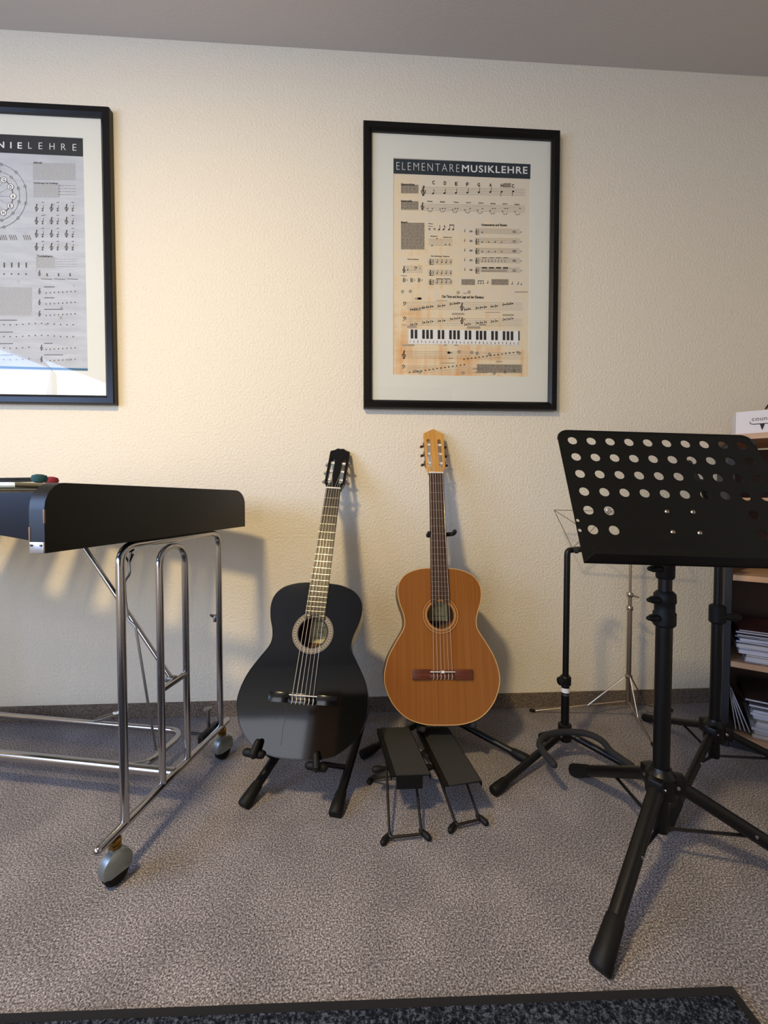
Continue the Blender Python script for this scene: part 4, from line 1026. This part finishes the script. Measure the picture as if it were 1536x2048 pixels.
names[0] = 'near-black'
ordw = ['lowest', 'second lowest', 'third from the bottom', 'fourth from the bottom', 'fifth from the bottom', 'sixth from the bottom', 'sixth from the top', 'fifth from the top', 'fourth from the top', 'third from the top', 'second from the top', 'topmost']
for i, (mi, h, _) in enumerate(seq):
    off = .055 if i < 3 else .034
    magazine(off+rnd.uniform(-.004, .008), .12+rnd.uniform(-.01, .01), z, .29, .205, h, rnd.uniform(-.05, .05), mi, '%s music magazine on the middle shelf, %s of its stack' % (names[mi], ordw[i]), 'magazines on the middle shelf')
    z += h+.0006
z = .043
seq = [(8, .012), (10, .014), (4, .009), (2, .012), (8, .010), (5, .007), (10, .013), (4, .006), (10, .006), (6, .008), (0, .011), (1, .009)]
for i, (mi, h) in enumerate(seq):
    magazine(.085+rnd.uniform(-.006, .010)-.002*i, .118+rnd.uniform(-.012, .012), z, .29, .205, h, rnd.uniform(-.07, .05), mi, '%s magazine on the bottom shelf, %s of the flat pile' % (names[mi], ordw[i]), 'magazines piled on the bottom shelf')
    z += h+.0006
for i, mi in enumerate((9, 6, 1, 0)):
    magazine(.080-.012*i, .128, .050, .150-.01*i, .19, .005, 0, mi, '%s booklet leaning against the bottom shelf pile, %s' % (names[mi], ['nearest the pile', 'second from the pile', 'third from the pile', 'nearest the side panel'][i]), 'booklets leaning on the bottom shelf', tilt=-math.pi/2-math.asin((.080-.012*i-.027)/(.150-.01*i)))
# things on top of the bookcase
bp0 = bmx @ V((.035, .06, TZ))
bxl = bmx.inverted() @ PP(1472, 840, bmx @ V((0, .05, 0)), by)
bxm = bmx @ Matrix.Translation((bxl.x, .05, TZ+.0005))
bxt = thing('gift_box', 'white box printed country with a bull skull, on top of the bookcase', 'box', bxm)
part('box_body', G().box((.12, .05, .0405), (.24, .10, .077), bev=.001), 'card_white', bxt, sharp=True)
part('box_base', G().box((.12, .05, .003), (.242, .102, .006)), 'tan_card', bxt, sharp=True)
me = textmesh('country', .0, 1.05); g = G()
xs = [v.co.x for v in me.vertices]; k = .062/(max(xs)-min(xs)); vs = [g.bm.verts.new((.040+(v.co.x-min(xs))*k, -.0009, .046+v.co.y*k)) for v in me.vertices]
for p_ in me.polygons: g.bm.faces.new([vs[i] for i in p_.vertices])
part('printed_word', g, 'ink_mid', bxt, sharp=True)
g = G().tube(spline([(.040, -.001, .044), (.042, -.001, .038), (.052, -.001, .035), (.070, -.001, .035), (.080, -.001, .034), (.090, -.001, .035), (.108, -.001, .035), (.118, -.001, .038), (.120, -.001, .044)], 4), .0011, 5)
g.prism([(.072, .036), (.088, .036), (.085, .026), (.080, .014), (.075, .026)], (0, -.001, 0), (1, 0, 0), (0, 0, 1), (0, -1, 0), .0006)
for v in g.bm.verts: v.co.x = .066+(v.co.x-.08)*.775
part('printed_skull', g, 'ink', bxt, sharp=True)
cm_ = bxm @ Matrix.Translation((.145, .05, .0792))
tc_ = thing('tan_booklet', 'tan booklet lying on the white country box', 'booklet', cm_)
part('cover', G().box((.0, 0, .004), (.13, .10, .008)), 'tan_card', tc_, sharp=True)
cm2 = cm_ @ Matrix.Translation((0, 0, .0086))
hat = thing('black_cap', 'black rounded cap on top of the tan booklet', 'cap', cm2)
part('crown', G().lathe([(.065, 0), (.066, .004), (.060, .016), (.048, .027), (.028, .035), (.001, .038)], (0, 0, 0), (0, 0, 1), 28), 'black_cloth', hat)

# ------------------------------------------------------------------ rug
rz = .010
r0 = PZ(-200, 2040, rz); r1 = PZ(1465, 1972, rz); r2 = PZ(1520, 2048, rz)
r0 = PZ(0, 2027, rz); dl = (r0-r1).normalized(); dd_ = V((-dl.y, dl.x, 0)); dd_ = dd_ if dd_.y < 0 else -dd_
L0 = r1+dl*2.2
g = G(); P4 = [r1, L0, L0+dd_*1.5, r1+dd_*1.5]
t = thing('rug', 'dark blue-black rug with black border along the bottom edge', 'rug', (r1+L0+dd_*1.5)/2-V((0, 0, rz)))
def slab4(P, z0, z1):
    g = G(); a = [g.bm.verts.new((q_.x, q_.y, z0)) for q_ in P]; b = [g.bm.verts.new((q_.x, q_.y, z1)) for q_ in P]
    g.bm.faces.new(a[::-1]); g.bm.faces.new(b)
    for i in range(4): g.bm.faces.new((a[i], a[(i+1) % 4], b[(i+1) % 4], b[i]))
    return g
MW[t.name] = t.matrix_world.copy()
MW[t.name] = Matrix.Translation((r1+L0+dd_*1.5)/2-V((0, 0, rz)))
part('border', slab4(P4, .0005, rz), 'rug_edge', t, world=True, sharp=True)
ii = .015; P5 = [r1+dl*ii+dd_*ii, L0-dl*ii+dd_*ii, L0-dl*ii+dd_*(1.5-ii), r1+dl*ii+dd_*(1.5-ii)]
part('pile', slab4(P5, .002, rz+.003), 'rug', t, world=True, sharp=True)
